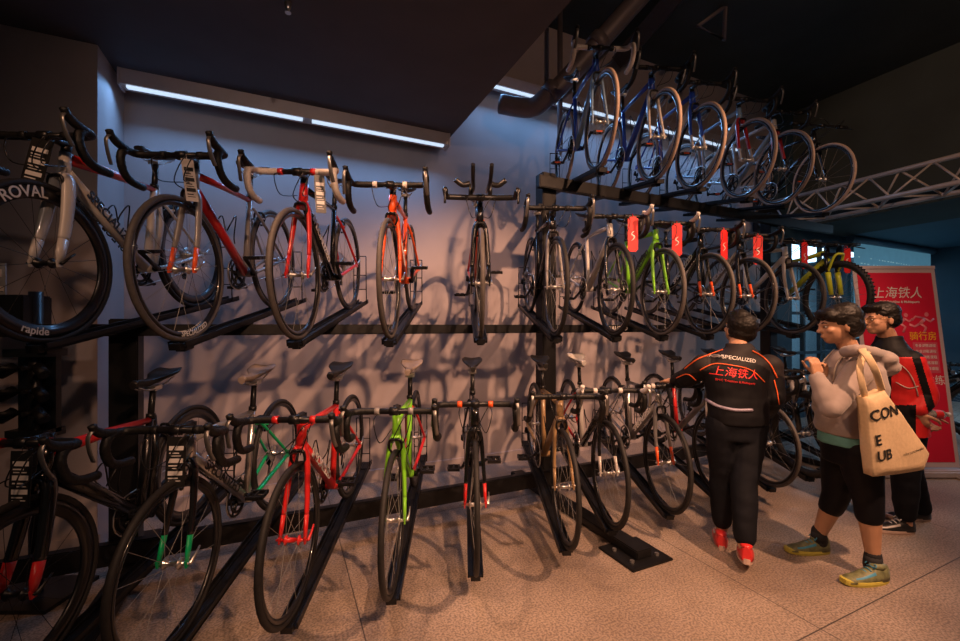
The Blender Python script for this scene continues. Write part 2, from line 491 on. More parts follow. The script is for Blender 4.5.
# ------------------------------------------------------------------ the rack
rack = empty('bicycle_rack', W(1.984, 2.944, 0), (0,0,TH))
tag(rack, 'black steel multi-level bicycle display rack standing along the grey wall', 'bicycle rack')
RI = Matrix.Rotation(-TH, 4, 'Z') @ Matrix.Translation(-W(1.984, 2.944, 0))
def rbox(name, u0, u1, n0, n1, z0, z1, bev=.006):
    bm = bmesh.new(); box(bm, ((u0+u1)/2-1.984, (n0+n1)/2-2.944, (z0+z1)/2), (u1-u0, n1-n0, z1-z0))
    bmesh.ops.bevel(bm, geom=bm.edges[:], offset=bev, segments=2, affect='EDGES')
    return link(name, mk(bm), RACKM, rack)
for u, zt in ((-.799, 1.46), (1.984, 2.68), (4.95, 2.68)):
    rbox('post', u-.065, u+.065, 2.944, 3.06, .02, zt)
    f = rbox('foot_beam', u-.06, u+.06, 1.93 if u < 4 else 2.3, 3.5, .012, .065)
    f = rbox('floor_plate', u-.16, u+.16, 1.86 if u < 4 else 2.2, 2.16 if u < 4 else 2.45, 0, .014, .003)
    bm = bmesh.new()
    for q in (-.1, .1):
        for w in (1.93, 2.08): 
            r = bmesh.ops.create_cone(bm, cap_ends=True, segments=6, radius1=.014, radius2=.014, depth=.012)
            for v in r['verts']: v.co += Vector((u+q-1.984, w-2.944+(0 if u < 4 else .33), .02))
    link('bolts', mk(bm), SILVER, f)
rbox('beam', -2.5, 6.0, 2.885, 2.943, .14, .255)
rbox('beam', -2.5, 6.0, 2.885, 2.943, 1.365, 1.43)
rbox('beam', 1.85, 6.0, 2.885, 2.943, 2.53, 2.63)
text_on('lettering', 'SPECIALIZED', .055, frame_M((.62,-.0605,1.398), (1,0,0), (0,0,1)), DECW, rack)

def tray_bm():
    bm = bmesh.new()
    L0, L1 = -.10, 1.42
    box(bm, (0,(L0+L1)/2,-.010), (.082,L1-L0,.012))
    for s in (-1, 1):
        box(bm, (s*.038,(L0+L1)/2,.002), (.006,L1-L0,.030))
        box(bm, (s*.020,(L0+L1)/2,-.001), (.004,L1-L0,.008))
    box(bm, (0,L0-.010,-.004), (.05,.024,.03)); box(bm, (0,L0+.05,-.024), (.04,.07,.02))
    return bm
def loop_bm():
    bm = bmesh.new()
    for s in (-1, 1):
        tube(bm, [(s*.05,1.30,.0), (s*.05,1.36,.38)], .004, 6)
    for t in (.0,.3,.6,1.0): tube(bm, [(-.05,1.30+.06*t,.38*t), (.05,1.30+.06*t,.38*t)], .004, 6)
    return bm
def put(row, px, spec, dd=0, dyaw=0):
    a = {'low': 2.33, 'mid': 2.685, 'top': 2.70}[row]; b = .47
    z = {'low': .142, 'mid': 1.352, 'top': 2.54}[row]; sl = {'low': .155, 'mid': .2, 'top': .2}[row]
    r = (px-HX)/F; d = (a+dd)/(1-b*r); X = r*d
    yaw = .04 + max(0, X)*(.018 if row == 'low' else .032) + dyaw; pitch = math.atan(sl)
    loc = Vector((X, d, z))
    o = bicycle(spec, loc, pitch, yaw)
    # tray: same frame as the bicycle, part of the rack
    M = RI @ Matrix.Translation(loc) @ Euler((pitch,0,yaw)).to_matrix().to_4x4()
    t = link('wheel_tray', cached('tray', tray_bm), RACKM, rack); t.matrix_local = M
    link('wheel_guard', cached('loop', loop_bm), RACKM, t)
    # bracket down to the beam
    lp = M @ Vector((0,.0,0)); 
    beamtop = {'low': .255, 'mid': 1.43, 'top': 2.63}[row]
    # where the tray crosses the beam line (local n = -.03)
    d0 = M @ Vector((0,0,-.016)); d1 = M @ Vector((0,1,-.016)); k = (-.03-d0.y)/(d1.y-d0.y); q = d0.lerp(d1, k)
    if q.z > beamtop+.004:
        bm = bmesh.new(); box(bm, (q.x,q.y,(q.z+beamtop)/2), (.07,.055,q.z-beamtop+.012))
        link('bracket', mk(bm), RACKM, t).matrix_local = M.inverted()
    return o
exec_specs = []
S = dict
UG = 'road bicycles on the middle level of the rack'; LG = 'bicycles on the bottom level of the rack'; TG = 'road bicycles on the top level of the rack'
bikes = {}
U = [
 (60, S(c=WHITE, dt=WHITE, tt=RED, st=WHITE, fork=WHITE, tip=WHITE, deep=True, spoke=PLASTIC, words=[('ROVAL', 1.72, .062), ('rapide', -1.95, .045)], textm=DECK, hub=PLASTIC,
   label='white bicycle with red stripes and deep black ROVAL front wheel, leftmost on middle level')),
 (191, S(c=GREY, tt=RED, dt=RED, st=GREY, fork=GREY, tip=ORANGE, tyre=RUBBERG, rim=RIMB, words=[('SPECIALIZED', -1.5, .035)], text=None,
   label='grey and red bicycle with orange-tipped grey fork, second from left on middle level')),
 (302, S(c=BLACK, ht=RED, fork=RED, tip=RED, tyre=RUBBERG, tape=TAPEW, band=RED, stay=RED, textm=DECW,
   label='black bicycle with red fork and white bar tape on middle level')),
 (392, S(c=ORANGE, tyre=RUBBERG, band=TAPEW, fork=ORANGE, textm=DECW, label='orange-red bicycle with black drops on middle level, directly above the green one')),
 (480, S(style='tt', c=BLACK, fork=BLACK, stay=RED, tip=BLACK, ht=BLACK, dt=ORANGE, tyre=RUBBERG, text=None, name='time_trial_bicycle', label='head-on black and orange time-trial bicycle with raised aero bars on middle level')),
 (553, S(c=BLACK, fork=GREY, tip=GREY, bar='drop', text=None, label='black bicycle with thin silver fork, on middle level in front of the tall middle post')),
 (611, S(c=WHITE, fork=BLACK, hood=TAPEW, text=None, tyre=RUBBER, label='white-framed bicycle with black fork and white hoods on middle level')),
 (657, S(c=GREEN, fork=GREEN, tyre=RUBBERG, hood=TAPEW, textm=DECK, label='lime green bicycle on the middle level of the rack')),
 (702, S(c=BLACK, fork=BLACK, tip=ORANGE, tyre=RUBBERG, label='black bicycle with orange fork tips on middle level, right of the green one')),
 (741, S(c=BLACK, dt=GREY, fork=BLACK, tip=ORANGE, tyre=RUBBERG, label='black and grey bicycle with orange fork tips on middle level, above the man in black')),
 (787, S(c=WHITE, fork=WHITE, tyre=RUBBERG, bar='flat', text=None, name='flat_bar_bicycle', label='white flat-bar bicycle with white fork on middle level, beside the mountain bike')),
 (829, S(style='mtb', c=BLACK, tt=YELLOW, dt=YELLOW, fork=YELLOW, tip=BLACK, text=None, name='mountain_bicycle', label='black and yellow mountain bike with knobbly tyres at the right end of middle level')),
]
for px, s in U: s['group'] = UG; bikes['U%d' % px] = put('mid', px, s)
Lw = [
 (31, S(c=BLACK, fork=BLACK, tip=RED, deep=True, band=RED, tt=RED, stay=BLACK, spoke=PLASTIC, text=None, hub=PLASTIC, label='black bicycle with red fork tips and red bar bands, leftmost on bottom level')),
 (181, S(c=SILVER, dt=SILVER, tt=GREY, stay=DGREEN, fork=BLACK, tip=DGREEN, band=TAPE, saddle=SADG, textm=DECK, label='silver bicycle with emerald green fork tips and tan saddle on bottom level')),
 (297, S(c=RED, fork=RED, tip=RED, band=RED, textm=DECW, hub=RED, label='bright red bicycle with black saddle on bottom level of the rack')),
 (395, S(c=GREEN, fork=GREEN, stay=RED, tip=GREEN, band=GREY, saddle=SADG, text=None, label='lime green bicycle on the bottom level of the rack')),
 (475, S(c=BLACK, fork=BLACK, tip=RED, band=ORANGE, text=None, label='head-on black bicycle with red fork tips and orange bar bands on bottom level')),
 (562, S(c=GOLD, fork=GOLD, bar='drop', text=None, postm=PLASTIC, label='bronze brown bicycle on bottom level, in front of the tall middle post')),
 (606, S(c=WHITE, dt=BLACK, tt=SILVER, stay=RED, fork=BLACK, tip=WHITE, saddle=SADW, tape=TAPE, hood=TAPEW, band=TAPEW, text=None, label='white and black bicycle with a white saddle on bottom level')),
 (662, S(c=SILVER, dt=GREY, fork=GREY, tip=ORANGE, band=TAPEW, textm=DECW, label='silver grey bicycle with orange fork tips on bottom level, left of the man in black')),
 (714, S(c=BLACK, tt=LBLUE, dt=GREY, fork=WHITE, tip=YELLOW, st=RED, text=None, label='black and pale blue bicycle on bottom level, partly behind the man in black')),
 (762, S(c=BLACK, tyre=RUBBERG, fork=BLACK, text=None, label='black bicycle on bottom level just right of the man in black')),
 (800, S(style='mtb', c=BLACK, fork=BLACK, tip=GREY, tape=PINK, text=None, name='mountain_bicycle', label='dark mountain bike with pink grips on bottom level, left of the woman')),
 (838, S(c=BLACK, fork=BLACK, tip=GREY, bar='flat', text=None, name='flat_bar_bicycle', label='dark flat-bar bicycle on bottom level, mostly hidden behind the woman')),
]
for px, s in Lw: s['group'] = LG; bikes['L%d' % px] = put('low', px, s, .08 if px > 600 else 0)
T = [
 (597, S(c=BLUE, dt=LBLUE, fork=LBLUE, tyre=RUBBERLIT, tape=TAPEW, band=TAPE, rim=RIMB, refl=True, text=None, label='blue bicycle with white bar tape, leftmost on the top level')),
 (653, S(c=BLUE, fork=WHITE, tyre=RUBBERLIT, rim=RIMB, refl=True, text=None, label='blue bicycle with white fork, second from left on the top level')),
 (694, S(c=BLUE, dt=WHITE, fork=BLUE, tip=WHITE, tyre=RUBBERLIT, rim=RIMB, refl=True, text=None, label='blue and white bicycle with blue fork, third from left on the top level')),
 (741, S(c=LBLUE, dt=WHITE, fork=RED, tip=WHITE, tyre=RUBBERLIT, rim=RIMB, refl=True, text=None, label='pale blue bicycle with red fork, fourth from left on the top level')),
 (776, S(c=WHITE, fork=RED, dt=LBLUE, tip=BLACK, tyre=RUBBERLIT, rim=RIMB, refl=True, text=None, label='white bicycle with red and black fork, fifth from left on the top level')),
 (816, S(c=BLACK, fork=BLACK, tyre=RUBBERLIT, rim=RIMB, refl=True, bar='flat', text=None, name='flat_bar_bicycle', label='black flat-bar bicycle at the right end of the top level')),
]
for px, s in T: s['group'] = TG; bikes['T%d' % px] = put('top', px, s)
# two dark bicycles on the floor behind the banner at the right edge
for i, (x, y, yw) in enumerate(((6.15,5.2,.9),(6.75,5.9,.9))):
    bicycle(S(style='mtb', c=BLACK, fork=GREY, text=None, name='mountain_bicycle',
      label=['dark mountain bike on the floor behind the red banner, nearer one', 'dark mountain bike on the floor behind the red banner, farther one'][i]), (x,y,0), 0, yw)

# ------------------------------------------------------------------ hang tags on handlebars
REDT = mat('red_card', (.75,.02,.02), .45, 0, .04, 4); BLKT = mat('black_card', (.015,.015,.015), .4, 0, .04, 4)
def s_logo(bm):   # slanted S stroke
    pts = [(.011,0,.024),(-.002,0,.018),(-.010,0,.008),(.006,0,-.002),(.010,0,-.010),(.0,0,-.020),(-.012,0,-.026)]
    tube(bm, bez(pts, 4), [.001+.0034*math.sin(PI*(i+.5)/25) for i in range(25)], 6, flat=(1,1))
def red_tag(key, off, label):
    o = bikes[key]; M = Matrix.Translation(o.location) @ o.rotation_euler.to_matrix().to_4x4()
    p = M @ (HB+Vector((off, -.004, 0)))
    bm = bmesh.new(); box(bm, (0,-.019,-.13), (.072,.0025,.25)); bmesh.ops.bevel(bm, geom=[e for e in bm.edges if abs(e.verts[0].co.y-e.verts[1].co.y) > .001], offset=.012, segments=4, affect='EDGES')
    tube(bm, [(.012*math.cos(a*PI/8)*1.45+0, .019*math.sin(a*PI/8)*1.0, 0+.002) if False else (0, .0195*math.cos(a*PI/8), .0195*math.sin(a*PI/8)) for a in range(16)], .0022, 5, closed=True)
    t = link('price_tag', mk(bm), REDT, None, p, (0,0,o.rotation_euler.z+random.uniform(-.5,.6)))
    bm = bmesh.new(); s_logo(bm); 
    for v in bm.verts: v.co = Vector((v.co.x*1.0, v.co.y*.25-.0212, v.co.z*1.35-.14))
    link('logo', mk(bm), DECW, t)
    tag(t, label, 'tag', 'red hang tags on the middle level handlebars')
red_tag('U611', .13, 'red hang tag on the bar of the white-framed bicycle with black fork')
red_tag('U657', .12, 'red hang tag on the bar of the lime green bicycle, middle level')
red_tag('U702', .13, 'red hang tag on the black bicycle right of the lime green one')
red_tag('U741', .10, 'red hang tag on the black and grey bicycle above the man in black')
red_tag('U787', .10, 'red hang tag on the bar of the white flat-bar bicycle')
red_tag('U829', .12, 'red hang tag on the bar of the yellow and black mountain bike')
def black_tag(key, off, label, w=.06, h=.2, rz=.3, ry=.12, m=BLKT):
    o = bikes[key]; M = Matrix.Translation(o.location) @ o.rotation_euler.to_matrix().to_4x4()
    p = M @ (HB+Vector((off, -.02, -.02)))
    bm = bmesh.new(); box(bm, (0,-.004,-h/2), (w,.002,h)); tube(bm, [(0,.0,.02),(0,-.004,-.01)], .0015, 5)
    t = link('price_tag', mk(bm), m, None, p, (0,ry,rz))
    bm = bmesh.new()
    for k in range(3):
        z = -.045-k*(h-.05)/3; box(bm, (0,-.0056,z), (w*.74,.001,.017)); box(bm, (-w*.1,-.0056,z-.020), (w*.5,.001,.0045)); box(bm, (-w*.02,-.0056,z-.031), (w*.62,.001,.003))
    link('printed_lines', mk(bm), DECW if m is BLKT else DECK, t)
    tag(t, label, 'tag', 'printed spec tags on the left bicycles')
black_tag('U60', .01, 'black spec tag hanging at the stem of the white deep-wheeled bicycle', .085, .2, .1, .25)
black_tag('U191', .03, 'white spec tag on the grey and red bicycle of the middle level', .05, .19, .9, -.12, mat('white_card', (.6,.56,.54), .5, 0, .05, 6))
black_tag('U302', .115, 'black spec tag on the black bicycle with white bar tape', .05, .19, .5, -.05)
black_tag('L31', .015, 'black spec tag on the leftmost black bicycle of the bottom level', .07, .2, .1, .05)
black_tag('L181', .015, 'black spec tag on the silver bicycle with green fork tips', .07, .2, .2, .05)

# ------------------------------------------------------------------ room shell
def wall_mat():
    m = mat('wall_grey', (.46,.39,.385), .62, 0, .06, 3, bump=.03); return m
WALL = wall_mat()
CEIL = mat('ceiling_dark', (.085,.082,.095), .8, 0, .08, 4)
CEILH = mat('ceiling_high_dark', (.04,.052,.05), .85, 0, .15, 2)
NAVY = mat('navy_wall', (.02,.05,.075), .6, 0, .08, 4)
ROOMB = mat('back_room_ceiling', (.04,.10,.15), .7, 0, .05, 3)
def fl_mat():
    m = bpy.data.materials.new('polished_concrete'); m.use_nodes = True; nt = m.node_tree; b = nt.nodes['Principled BSDF']; N = nt.nodes.new; Lk = nt.links.new
    tc = N('ShaderNodeTexCoord'); 
    n1 = N('ShaderNodeTexNoise'); n1.inputs['Scale'].default_value = 1.6; n1.inputs['Detail'].default_value = 5; Lk(tc.outputs['Object'], n1.inputs['Vector'])
    n2 = N('ShaderNodeTexNoise'); n2.inputs['Scale'].default_value = 95; n2.inputs['Detail'].default_value = 2; Lk(tc.outputs['Object'], n2.inputs['Vector'])
    vo = N('ShaderNodeTexVoronoi'); vo.inputs['Scale'].default_value = 55; Lk(tc.outputs['Object'], vo.inputs['Vector'])
    r1 = N('ShaderNodeValToRGB'); r1.color_ramp.elements[0].color = (.25,.19,.15,1); r1.color_ramp.elements[1].color = (.42,.335,.27,1); r1.color_ramp.elements[0].position = .32; r1.color_ramp.elements[1].position = .72
    Lk(n1.outputs['Fac'], r1.inputs['Fac'])
    r2 = N('ShaderNodeValToRGB'); r2.color_ramp.elements[0].color = (.55,.55,.55,1); r2.color_ramp.elements[1].color = (1.15,1.15,1.15,1); r2.color_ramp.elements[0].position = .38; r2.color_ramp.elements[1].position = .6
    Lk(n2.outputs['Fac'], r2.inputs['Fac'])
    mx = N('ShaderNodeMix'); mx.data_type = 'RGBA'; mx.blend_type = 'MULTIPLY'; mx.inputs['Factor'].default_value = 1; Lk(r1.outputs['Color'], mx.inputs[6]); Lk(r2.outputs['Color'], mx.inputs[7])
    r3 = N('ShaderNodeValToRGB'); r3.color_ramp.elements[0].color = (.45,.42,.4,1); r3.color_ramp.elements[1].color = (1,1,1,1); r3.color_ramp.elements[0].position = .08; r3.color_ramp.elements[1].position = .2
    Lk(vo.outputs['Distance'], r3.inputs['Fac'])
    mx2 = N('ShaderNodeMix'); mx2.data_type = 'RGBA'; mx2.blend_type = 'MULTIPLY'; mx2.inputs['Factor'].default_value = .55; Lk(mx.outputs[2], mx2.inputs[6]); Lk(r3.outputs['Color'], mx2.inputs[7])
    # expansion joints (object space is the wall frame)
    sp = N('ShaderNodeSeparateXYZ'); Lk(tc.outputs['Object'], sp.inputs[0]); last = None
    for ax, off in ((0,.334),(1,1.148)):
        a = N('ShaderNodeMath'); a.operation = 'ADD'; a.inputs[1].default_value = -off+1.95*20; Lk(sp.outputs[ax], a.inputs[0])
        md = N('ShaderNodeMath'); md.operation = 'MODULO'; md.inputs[1].default_value = 1.95; Lk(a.outputs[0], md.inputs[0])
        lt = N('ShaderNodeMath'); lt.operation = 'LESS_THAN'; lt.inputs[1].default_value = .006; Lk(md.outputs[0], lt.inputs[0])
        if last is None: last = lt
        else:
            mm = N('ShaderNodeMath'); mm.operation = 'MAXIMUM'; Lk(last.outputs[0], mm.inputs[0]); Lk(lt.outputs[0], mm.inputs[1]); last = mm
    mx3 = N('ShaderNodeMix'); mx3.data_type = 'RGBA'; Lk(last.outputs[0], mx3.inputs['Factor']); Lk(mx2.outputs[2], mx3.inputs[6]); mx3.inputs[7].default_value = (.06,.05,.045,1)
    Lk(mx3.outputs[2], b.inputs['Base Color']); b.inputs['Roughness'].default_value = .42
    bp = N('ShaderNodeBump'); bp.inputs['Strength'].default_value = .08; Lk(n2.outputs['Fac'], bp.inputs['Height']); Lk(bp.outputs['Normal'], b.inputs['Normal'])
    return m
def sbox(name, u0, u1, n0, n1, z0, z1, m):
    bm = bmesh.new(); box(bm, ((u0+u1)/2, (n0+n1)/2, (z0+z1)/2), (u1-u0, n1-n0, z1-z0))
    return struct(link(name, mk(bm), m, None, (0,0,0), (0,0,TH)))
WN = 3.943; CL = 3.19; CH = 4.7
sbox('floor', -6, 14, -6, 8, -.1, 0, fl_mat())
sbox('wall_back', -1.065, 6.55, WN, WN+.2, 0, CH, WALL)
sbox('wall_left', -6, -1.065, 3.451, WN+.2, 0, CL+.1, WALL)
sbox('ceiling', -6, 1.42, -6, WN, CL, CH, CEIL)
sbox('ceiling', 1.42, 13, -6, WN+.2, CH, CH+.1, CEILH)
sbox('ceiling', 7.1, 8.45, -6, WN, 2.91, CH, CEILH)
sbox('ceiling', 8.45, 11.5, -6, WN, 2.91, 3.2, ROOMB)
sbox('wall_right', 11.46, 11.6, -6, WN, 0, 3.2, NAVY)
sbox('wall_window', 6.55, 12.5, WN, WN+.2, 2.75, CH, NAVY)
sbox('trim_1', 6.55, 6.98, WN-.05, WN+.2, 0, 2.75, NAVY)
sbox('trim_2', 8.35, 8.62, WN-.05, WN+.2, 0, 2.75, NAVY)
sbox('trim_3', 6.98, 11.5, WN-.02, WN+.2, 0, .25, NAVY)
sbox('baseboard_back', -1.065, 6.55, WN-.015, WN, 0, .11, WALL)
sbox('baseboard_left', -6, -1.05, 3.436, 3.451, 0, .11, WALL)
# glazing
GL = mat('window_glass', (.9,.95,1), .02, 0, 0, 1, trans=1.0)
for i, (u0, u1) in enumerate(((6.98,8.35),(8.62,11.46))):
    bm = bmesh.new()
    for z in (.25,.98,1.6,2.7): box(bm, ((u0+u1)/2, WN+.05, z+.02), (u1-u0,.06,.045))
    k = 3 if i == 0 else 4
    for j in range(k+1): box(bm, (u0+(u1-u0)*j/k, WN+.05, 1.5), (.05,.06,2.5))
    w = struct(link('window_%d' % (i+1), mk(bm), NAVY, None, (0,0,0), (0,0,TH)))
    bm = bmesh.new(); box(bm, ((u0+u1)/2, WN+.05, 1.5), (u1-u0,.006,2.4)); link('pane', mk(bm), GL, w)
# the lit shop seen through the glass
SHOP = mat('shop_wall_pale', (.4,.6,.7), .7, 0, .1, 2)
sbox('wall_shop', 5.5, 13, WN+2.6, WN+2.8, 0, 3.2, SHOP)
sbox('ceiling', 5.5, 13, WN+.2, WN+2.8, 3.0, 3.1, SHOP)
def shelf_unit(u, label):
    r = empty('shelf_unit', W(u, WN+1.9, 0), (0,0,TH)); cols = [WHITE, LBLUE, GREY, RED, BLUE]
    bm = bmesh.new()
    for z in (.3,.8,1.3,1.75): box(bm, (0,0,z), (1.2,.35,.03))
    link('shelf_board', mk(bm), PLASTIC, r)
    for s in (-1, 1):
        for t in (-1, 1):
            bm = bmesh.new(); box(bm, (s*.59,t*.16,.9), (.03,.03,1.8)); link('upright', mk(bm), PLASTIC, r)
    tag(r, label, 'shelf')
    for z in (.3,.8,1.3):
        x = -.5
        while x < .45:
            w = random.uniform(.12,.24); h = random.uniform(.12,.3)
            bm = bmesh.new(); box(bm, (0,0,h/2), (w,.22,h)); bmesh.ops.bevel(bm, geom=bm.edges[:], offset=.006, segments=2, affect='EDGES')
            o = link('goods_box', mk(bm), random.choice(cols), None, W(u+x+w/2, WN+1.9, z+.016), (0,0,TH))
            tag(o, 'small box of goods on a shelf seen through the window', 'box', 'boxes on the shelves beyond the window'); x += w+.03
shelf_unit(7.6, 'dark shelving with boxes beyond the left window'); shelf_unit(9.2, 'dark shelving with boxes beyond the window behind the banner')
# pull-down blind; light from behind is painted as glow on cloth and rows
scr = empty('pull_down_screen', W(9.9, WN-.12, 2.85), (0,0,TH)); tag(scr, 'pale blue pull-down screen with rows of small marks above the banner', 'screen')
bm = bmesh.new(); tube(bm, [(-1.45,0,0),(1.45,0,0)], .055, 12); box(bm, (0,.03,.02), (2.9,.05,.08)); link('housing', mk(bm), mat('blue_grey_metal', (.12,.22,.3), .4, .3), scr)
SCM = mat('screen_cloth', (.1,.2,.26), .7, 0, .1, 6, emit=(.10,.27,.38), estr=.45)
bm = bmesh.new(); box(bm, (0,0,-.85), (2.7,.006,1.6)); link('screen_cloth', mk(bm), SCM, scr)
bm = bmesh.new()
for rr in range(5):
    for c in range(26):
        if random.random() < .8: box(bm, (-1.2+c*.095+random.uniform(-.02,.02), -.006, -.28-rr*.1-.002*c), (random.uniform(.02,.06),.002,.014))
link('lit_rows', mk(bm), mat('screen_marks', (.3,.4,.4), .6, emit=(.3,.5,.5), estr=.6), scr)
bm = bmesh.new(); tube(bm, [(-1.36,0,-1.65),(1.36,0,-1.65)], .02, 8); link('bottom_bar', mk(bm), PLASTIC, scr)

# ------------------------------------------------------------------ lamps
LED = mat('led_strip', (.8,.9,1), .4, 0, 0, 1, emit=(.62,.80,1.0), estr=.95)
HOUS = mat('lamp_housing', (.55,.50,.52), .45, .3, .06, 8)
def linear_lamp(u0, u1, n, zb, label, power):
    r = empty('linear_ceiling_lamp', W((u0+u1)/2, n, zb), (0,0,TH)); L = u1-u0
    bm = bmesh.new()
    pr = [(-.05,.0),(-.06,.10),(.06,.10),(.06,.0),(.02,-.0)]
    vs = [[bm.verts.new((x, y, z)) for y, z in pr] for x in (-L/2, L/2)]
    for k in range(5): bm.faces.new((vs[0][k], vs[0][(k+1) % 5], vs[1][(k+1) % 5], vs[1][k]))
    bm.faces.new(vs[0]); bm.faces.new(vs[1][::-1])
    link('housing', mk(bm), HOUS, r)
    n_ = 2
    for k in range(n_):
        bm = bmesh.new(); a = -L/2+.03+k*L/n_; b = a+L/n_-.07; box(bm, ((a+b)/2, -.02, -.008), (b-a,.035,.014)); link('light_strip', mk(bm), LED, r)
    for x in (-L/2-.006, L/2+.006):
        bm = bmesh.new(); box(bm, (x,0,.045), (.012,.13,.12)); link('end_cap', mk(bm), HOUS, r)
    tag(r, label, 'ceiling lamp', 'linear lamps along the wall')
    ld = bpy.data.lights.new('cool_wash', 'AREA'); ld.shape = 'RECTANGLE'; ld.size = L; ld.size_y = .06; ld.energy = power; ld.color = (.22,.50,1.0); ld.spread = math.radians(150)
    lo = bpy.data.objects.new('cool_wash', ld); C.objects.link(lo); lo.location = W((u0+u1)/2, n-.06, zb-.03); lo.rotation_euler = (math.radians(-12), 0, TH)
linear_lamp(-1.02, 1.38, WN-.2, 3.09, 'grey linear lamp with cool white strip under the lower dark ceiling', 13)
linear_lamp(1.62, 5.6, WN-.14, 3.8, 'grey linear lamp high on the wall behind the top level bicycles', 18)
PAN = mat('panel_light', (.7,.85,1), .4, 0, 0, 1, emit=(.55,.78,1), estr=1.6)
for (px, u0, u1, n0, n1, lab) in ((0,7.45,7.75,.55,1.75,'white ceiling light panel in the dark bulkhead above the banner'),(0,9.6,9.9,.4,1.6,'white ceiling light panel in the blue back room ceiling')):
    r = empty('ceiling_light_panel', W((u0+u1)/2,(n0+n1)/2,2.905), (0,0,TH))
    bm = bmesh.new(); box(bm, (0,0,-.008), (u1-u0,n1-n0,.012)); link('diffuser', mk(bm), PAN, r)
    bm = bmesh.new()
    for s in (-1, 1): box(bm, (s*(u1-u0)/2,0,-.006), (.02,n1-n0+.02,.022)); box(bm, (0,s*(n1-n0)/2,-.006), (u1-u0,.02,.022))
    link('frame', mk(bm), HOUS, r); tag(r, lab, 'ceiling lamp')

# ------------------------------------------------------------------ truss, pipes, ceiling things
TRM = mat('truss_metal', (.55,.46,.40), .4, .2, .06, 10)
tr = empty('lighting_truss', W(6.4, 2.2, 2.87), (0,0,TH)); tag(tr, 'triangular metal lighting truss running under the ceiling at right', 'truss')
ch = [Vector((-.21,0,0)), Vector((0,0,.33)), Vector((.24,0,0))]; n0, n1 = -3.0, 1.68
for c in ch:
    bm = bmesh.new(); tube(bm, [c+Vector((0,n0,0)), c+Vector((0,n1,0))], .027, 14); link('chord', mk(bm), TRM, tr)
bm = bmesh.new(); y = n1-.05; k = 0
while y-.28 > n0:
    for i, j in ((0,1),(1,2),(0,2)):
        a, b = (ch[i], ch[j]) if k % 2 else (ch[j], ch[i])
        tube(bm, [a+Vector((0,y,0)), b+Vector((0,y-.28,0))], .0115, 8)
    y -= .28; k += 1
link('bracing', mk(bm), TRM, tr)
bm = bmesh.new(); box(bm, (.01,n1+.03,.14), (.56,.06,.46)); link('end_plate', mk(bm), PLASTIC, tr)
DUCT = mat('duct_paint', (.20,.17,.18), .5, .3, .1, 6)
pp = empty('ceiling_pipe', W(2.6,2.6,4.3)); tag(pp, 'thick grey pipe with elbow running under the high ceiling', 'pipe')
pi_ = lambda p: Vector(p)-W(2.6,2.6,4.3)
e0 = P(542,104,4.05); e1 = P(648,-12,3.9)
bm = bmesh.new(); tube(bm, bez([pi_(P(500,104,4.15)), pi_(P(530,108,4.1)), pi_(P(546,98,4.03)), pi_(P(562,84,4.0)), pi_(P(605,36,3.95)), pi_(P(662,-28,3.9))], 6), .088, 18); link('pipe', mk(bm), DUCT, pp)
for q in ((552,92,4.02),(598,43,3.96)):
    bm = bmesh.new(); a = P(*q); dr = (P(605,36,3.95)-P(562,84,4.0)).normalized(); tube(bm, [pi_(a-dr*.05), pi_(a+dr*.05)], .102, 18); link('collar', mk(bm), DUCT, pp)
bm = bmesh.new(); a = P(560,150,4.4); tube(bm, [Vector((0,0,0)), Vector((0,0,CH-a.z))], .028, 10)
o = link('drop_pipe', mk(bm), DUCT, None, a); tag(o, 'thin vertical pipe dropping from the high ceiling beside the thick pipe', 'pipe')
bm = bmesh.new(); a = P(620,60,4.9); b = P(725,-60,3.6); d = b-a
tube(bm, [Vector((0,0,0)), d], .11, 4, 0)
o = link('ceiling_beam', mk(bm), mat('beam_dark', (.05,.043,.042), .7), None, a); tag(o, 'dark square beam under the high ceiling right of the thick pipe', 'beam')
hang = P(724,-30,4.4); hg = [P(698,26,4.4), P(724,40,4.4), P(727,-30,4.4)]
bm = bmesh.new(); tube(bm, [P(745,-8,4.4)-hang, hg[0]-hang, hg[1]-hang, hg[2]-hang], .022, 8)
o = link('pipe_hanger', mk(bm), DUCT, None, hang); tag(o, 'bent metal hanger bar hanging from the high ceiling', 'hanger')
sp = W(-.15, 2.0, CL); bm = bmesh.new(); tube(bm, [(0,0,0),(0,0,-.03),(0,0,-.05)], [.02,.014,.006], 12); tube(bm, [(0,0,-.05),(0,0,-.055)], .016, 12)
o = link('sprinkler_head', mk(bm), SILVER, None, P(288,3,2.34)*1.0); o.location = Vector((P(288,3,2.34).x, 2.34, CL)); tag(o, 'small sprinkler head on the lower dark ceiling', 'sprinkler')

# ------------------------------------------------------------------ banner
BX0, BX1, BY0, BY1, BZ0, BZ1 = 3.72, 4.54, 4.04, 4.27, .08, 2.0
ban = empty('rollup_banner', ((BX0+BX1)/2, BY0, 0)); tag(ban, 'tall red roll-up banner with white and yellow lettering behind the two onlookers', 'banner')
lean = math.atan2(BY1-BY0, BZ1-BZ0)
BR = frame_M((0,0,BZ0), (1,0,0), (0,math.sin(lean),math.cos(lean)))
H_ = (BZ1-BZ0)/math.cos(lean); WD = BX1-BX0
bm = bmesh.new(); box(bm, (0,H_/2,0), (WD,H_,.004)); me = mk(bm); me.transform(BR); link('edge_sheet', me, mat('banner_border', (.55,.45,.48), .5, 0, .04, 3), ban)
bm = bmesh.new(); box(bm, (0,H_/2+.0,.004), (WD-.08,H_-.10,.002)); me = mk(bm); me.transform(BR)
link('printed_panel', me, mat('banner_red', (.66,.012,.05), .5, 0, .05, 2), ban)
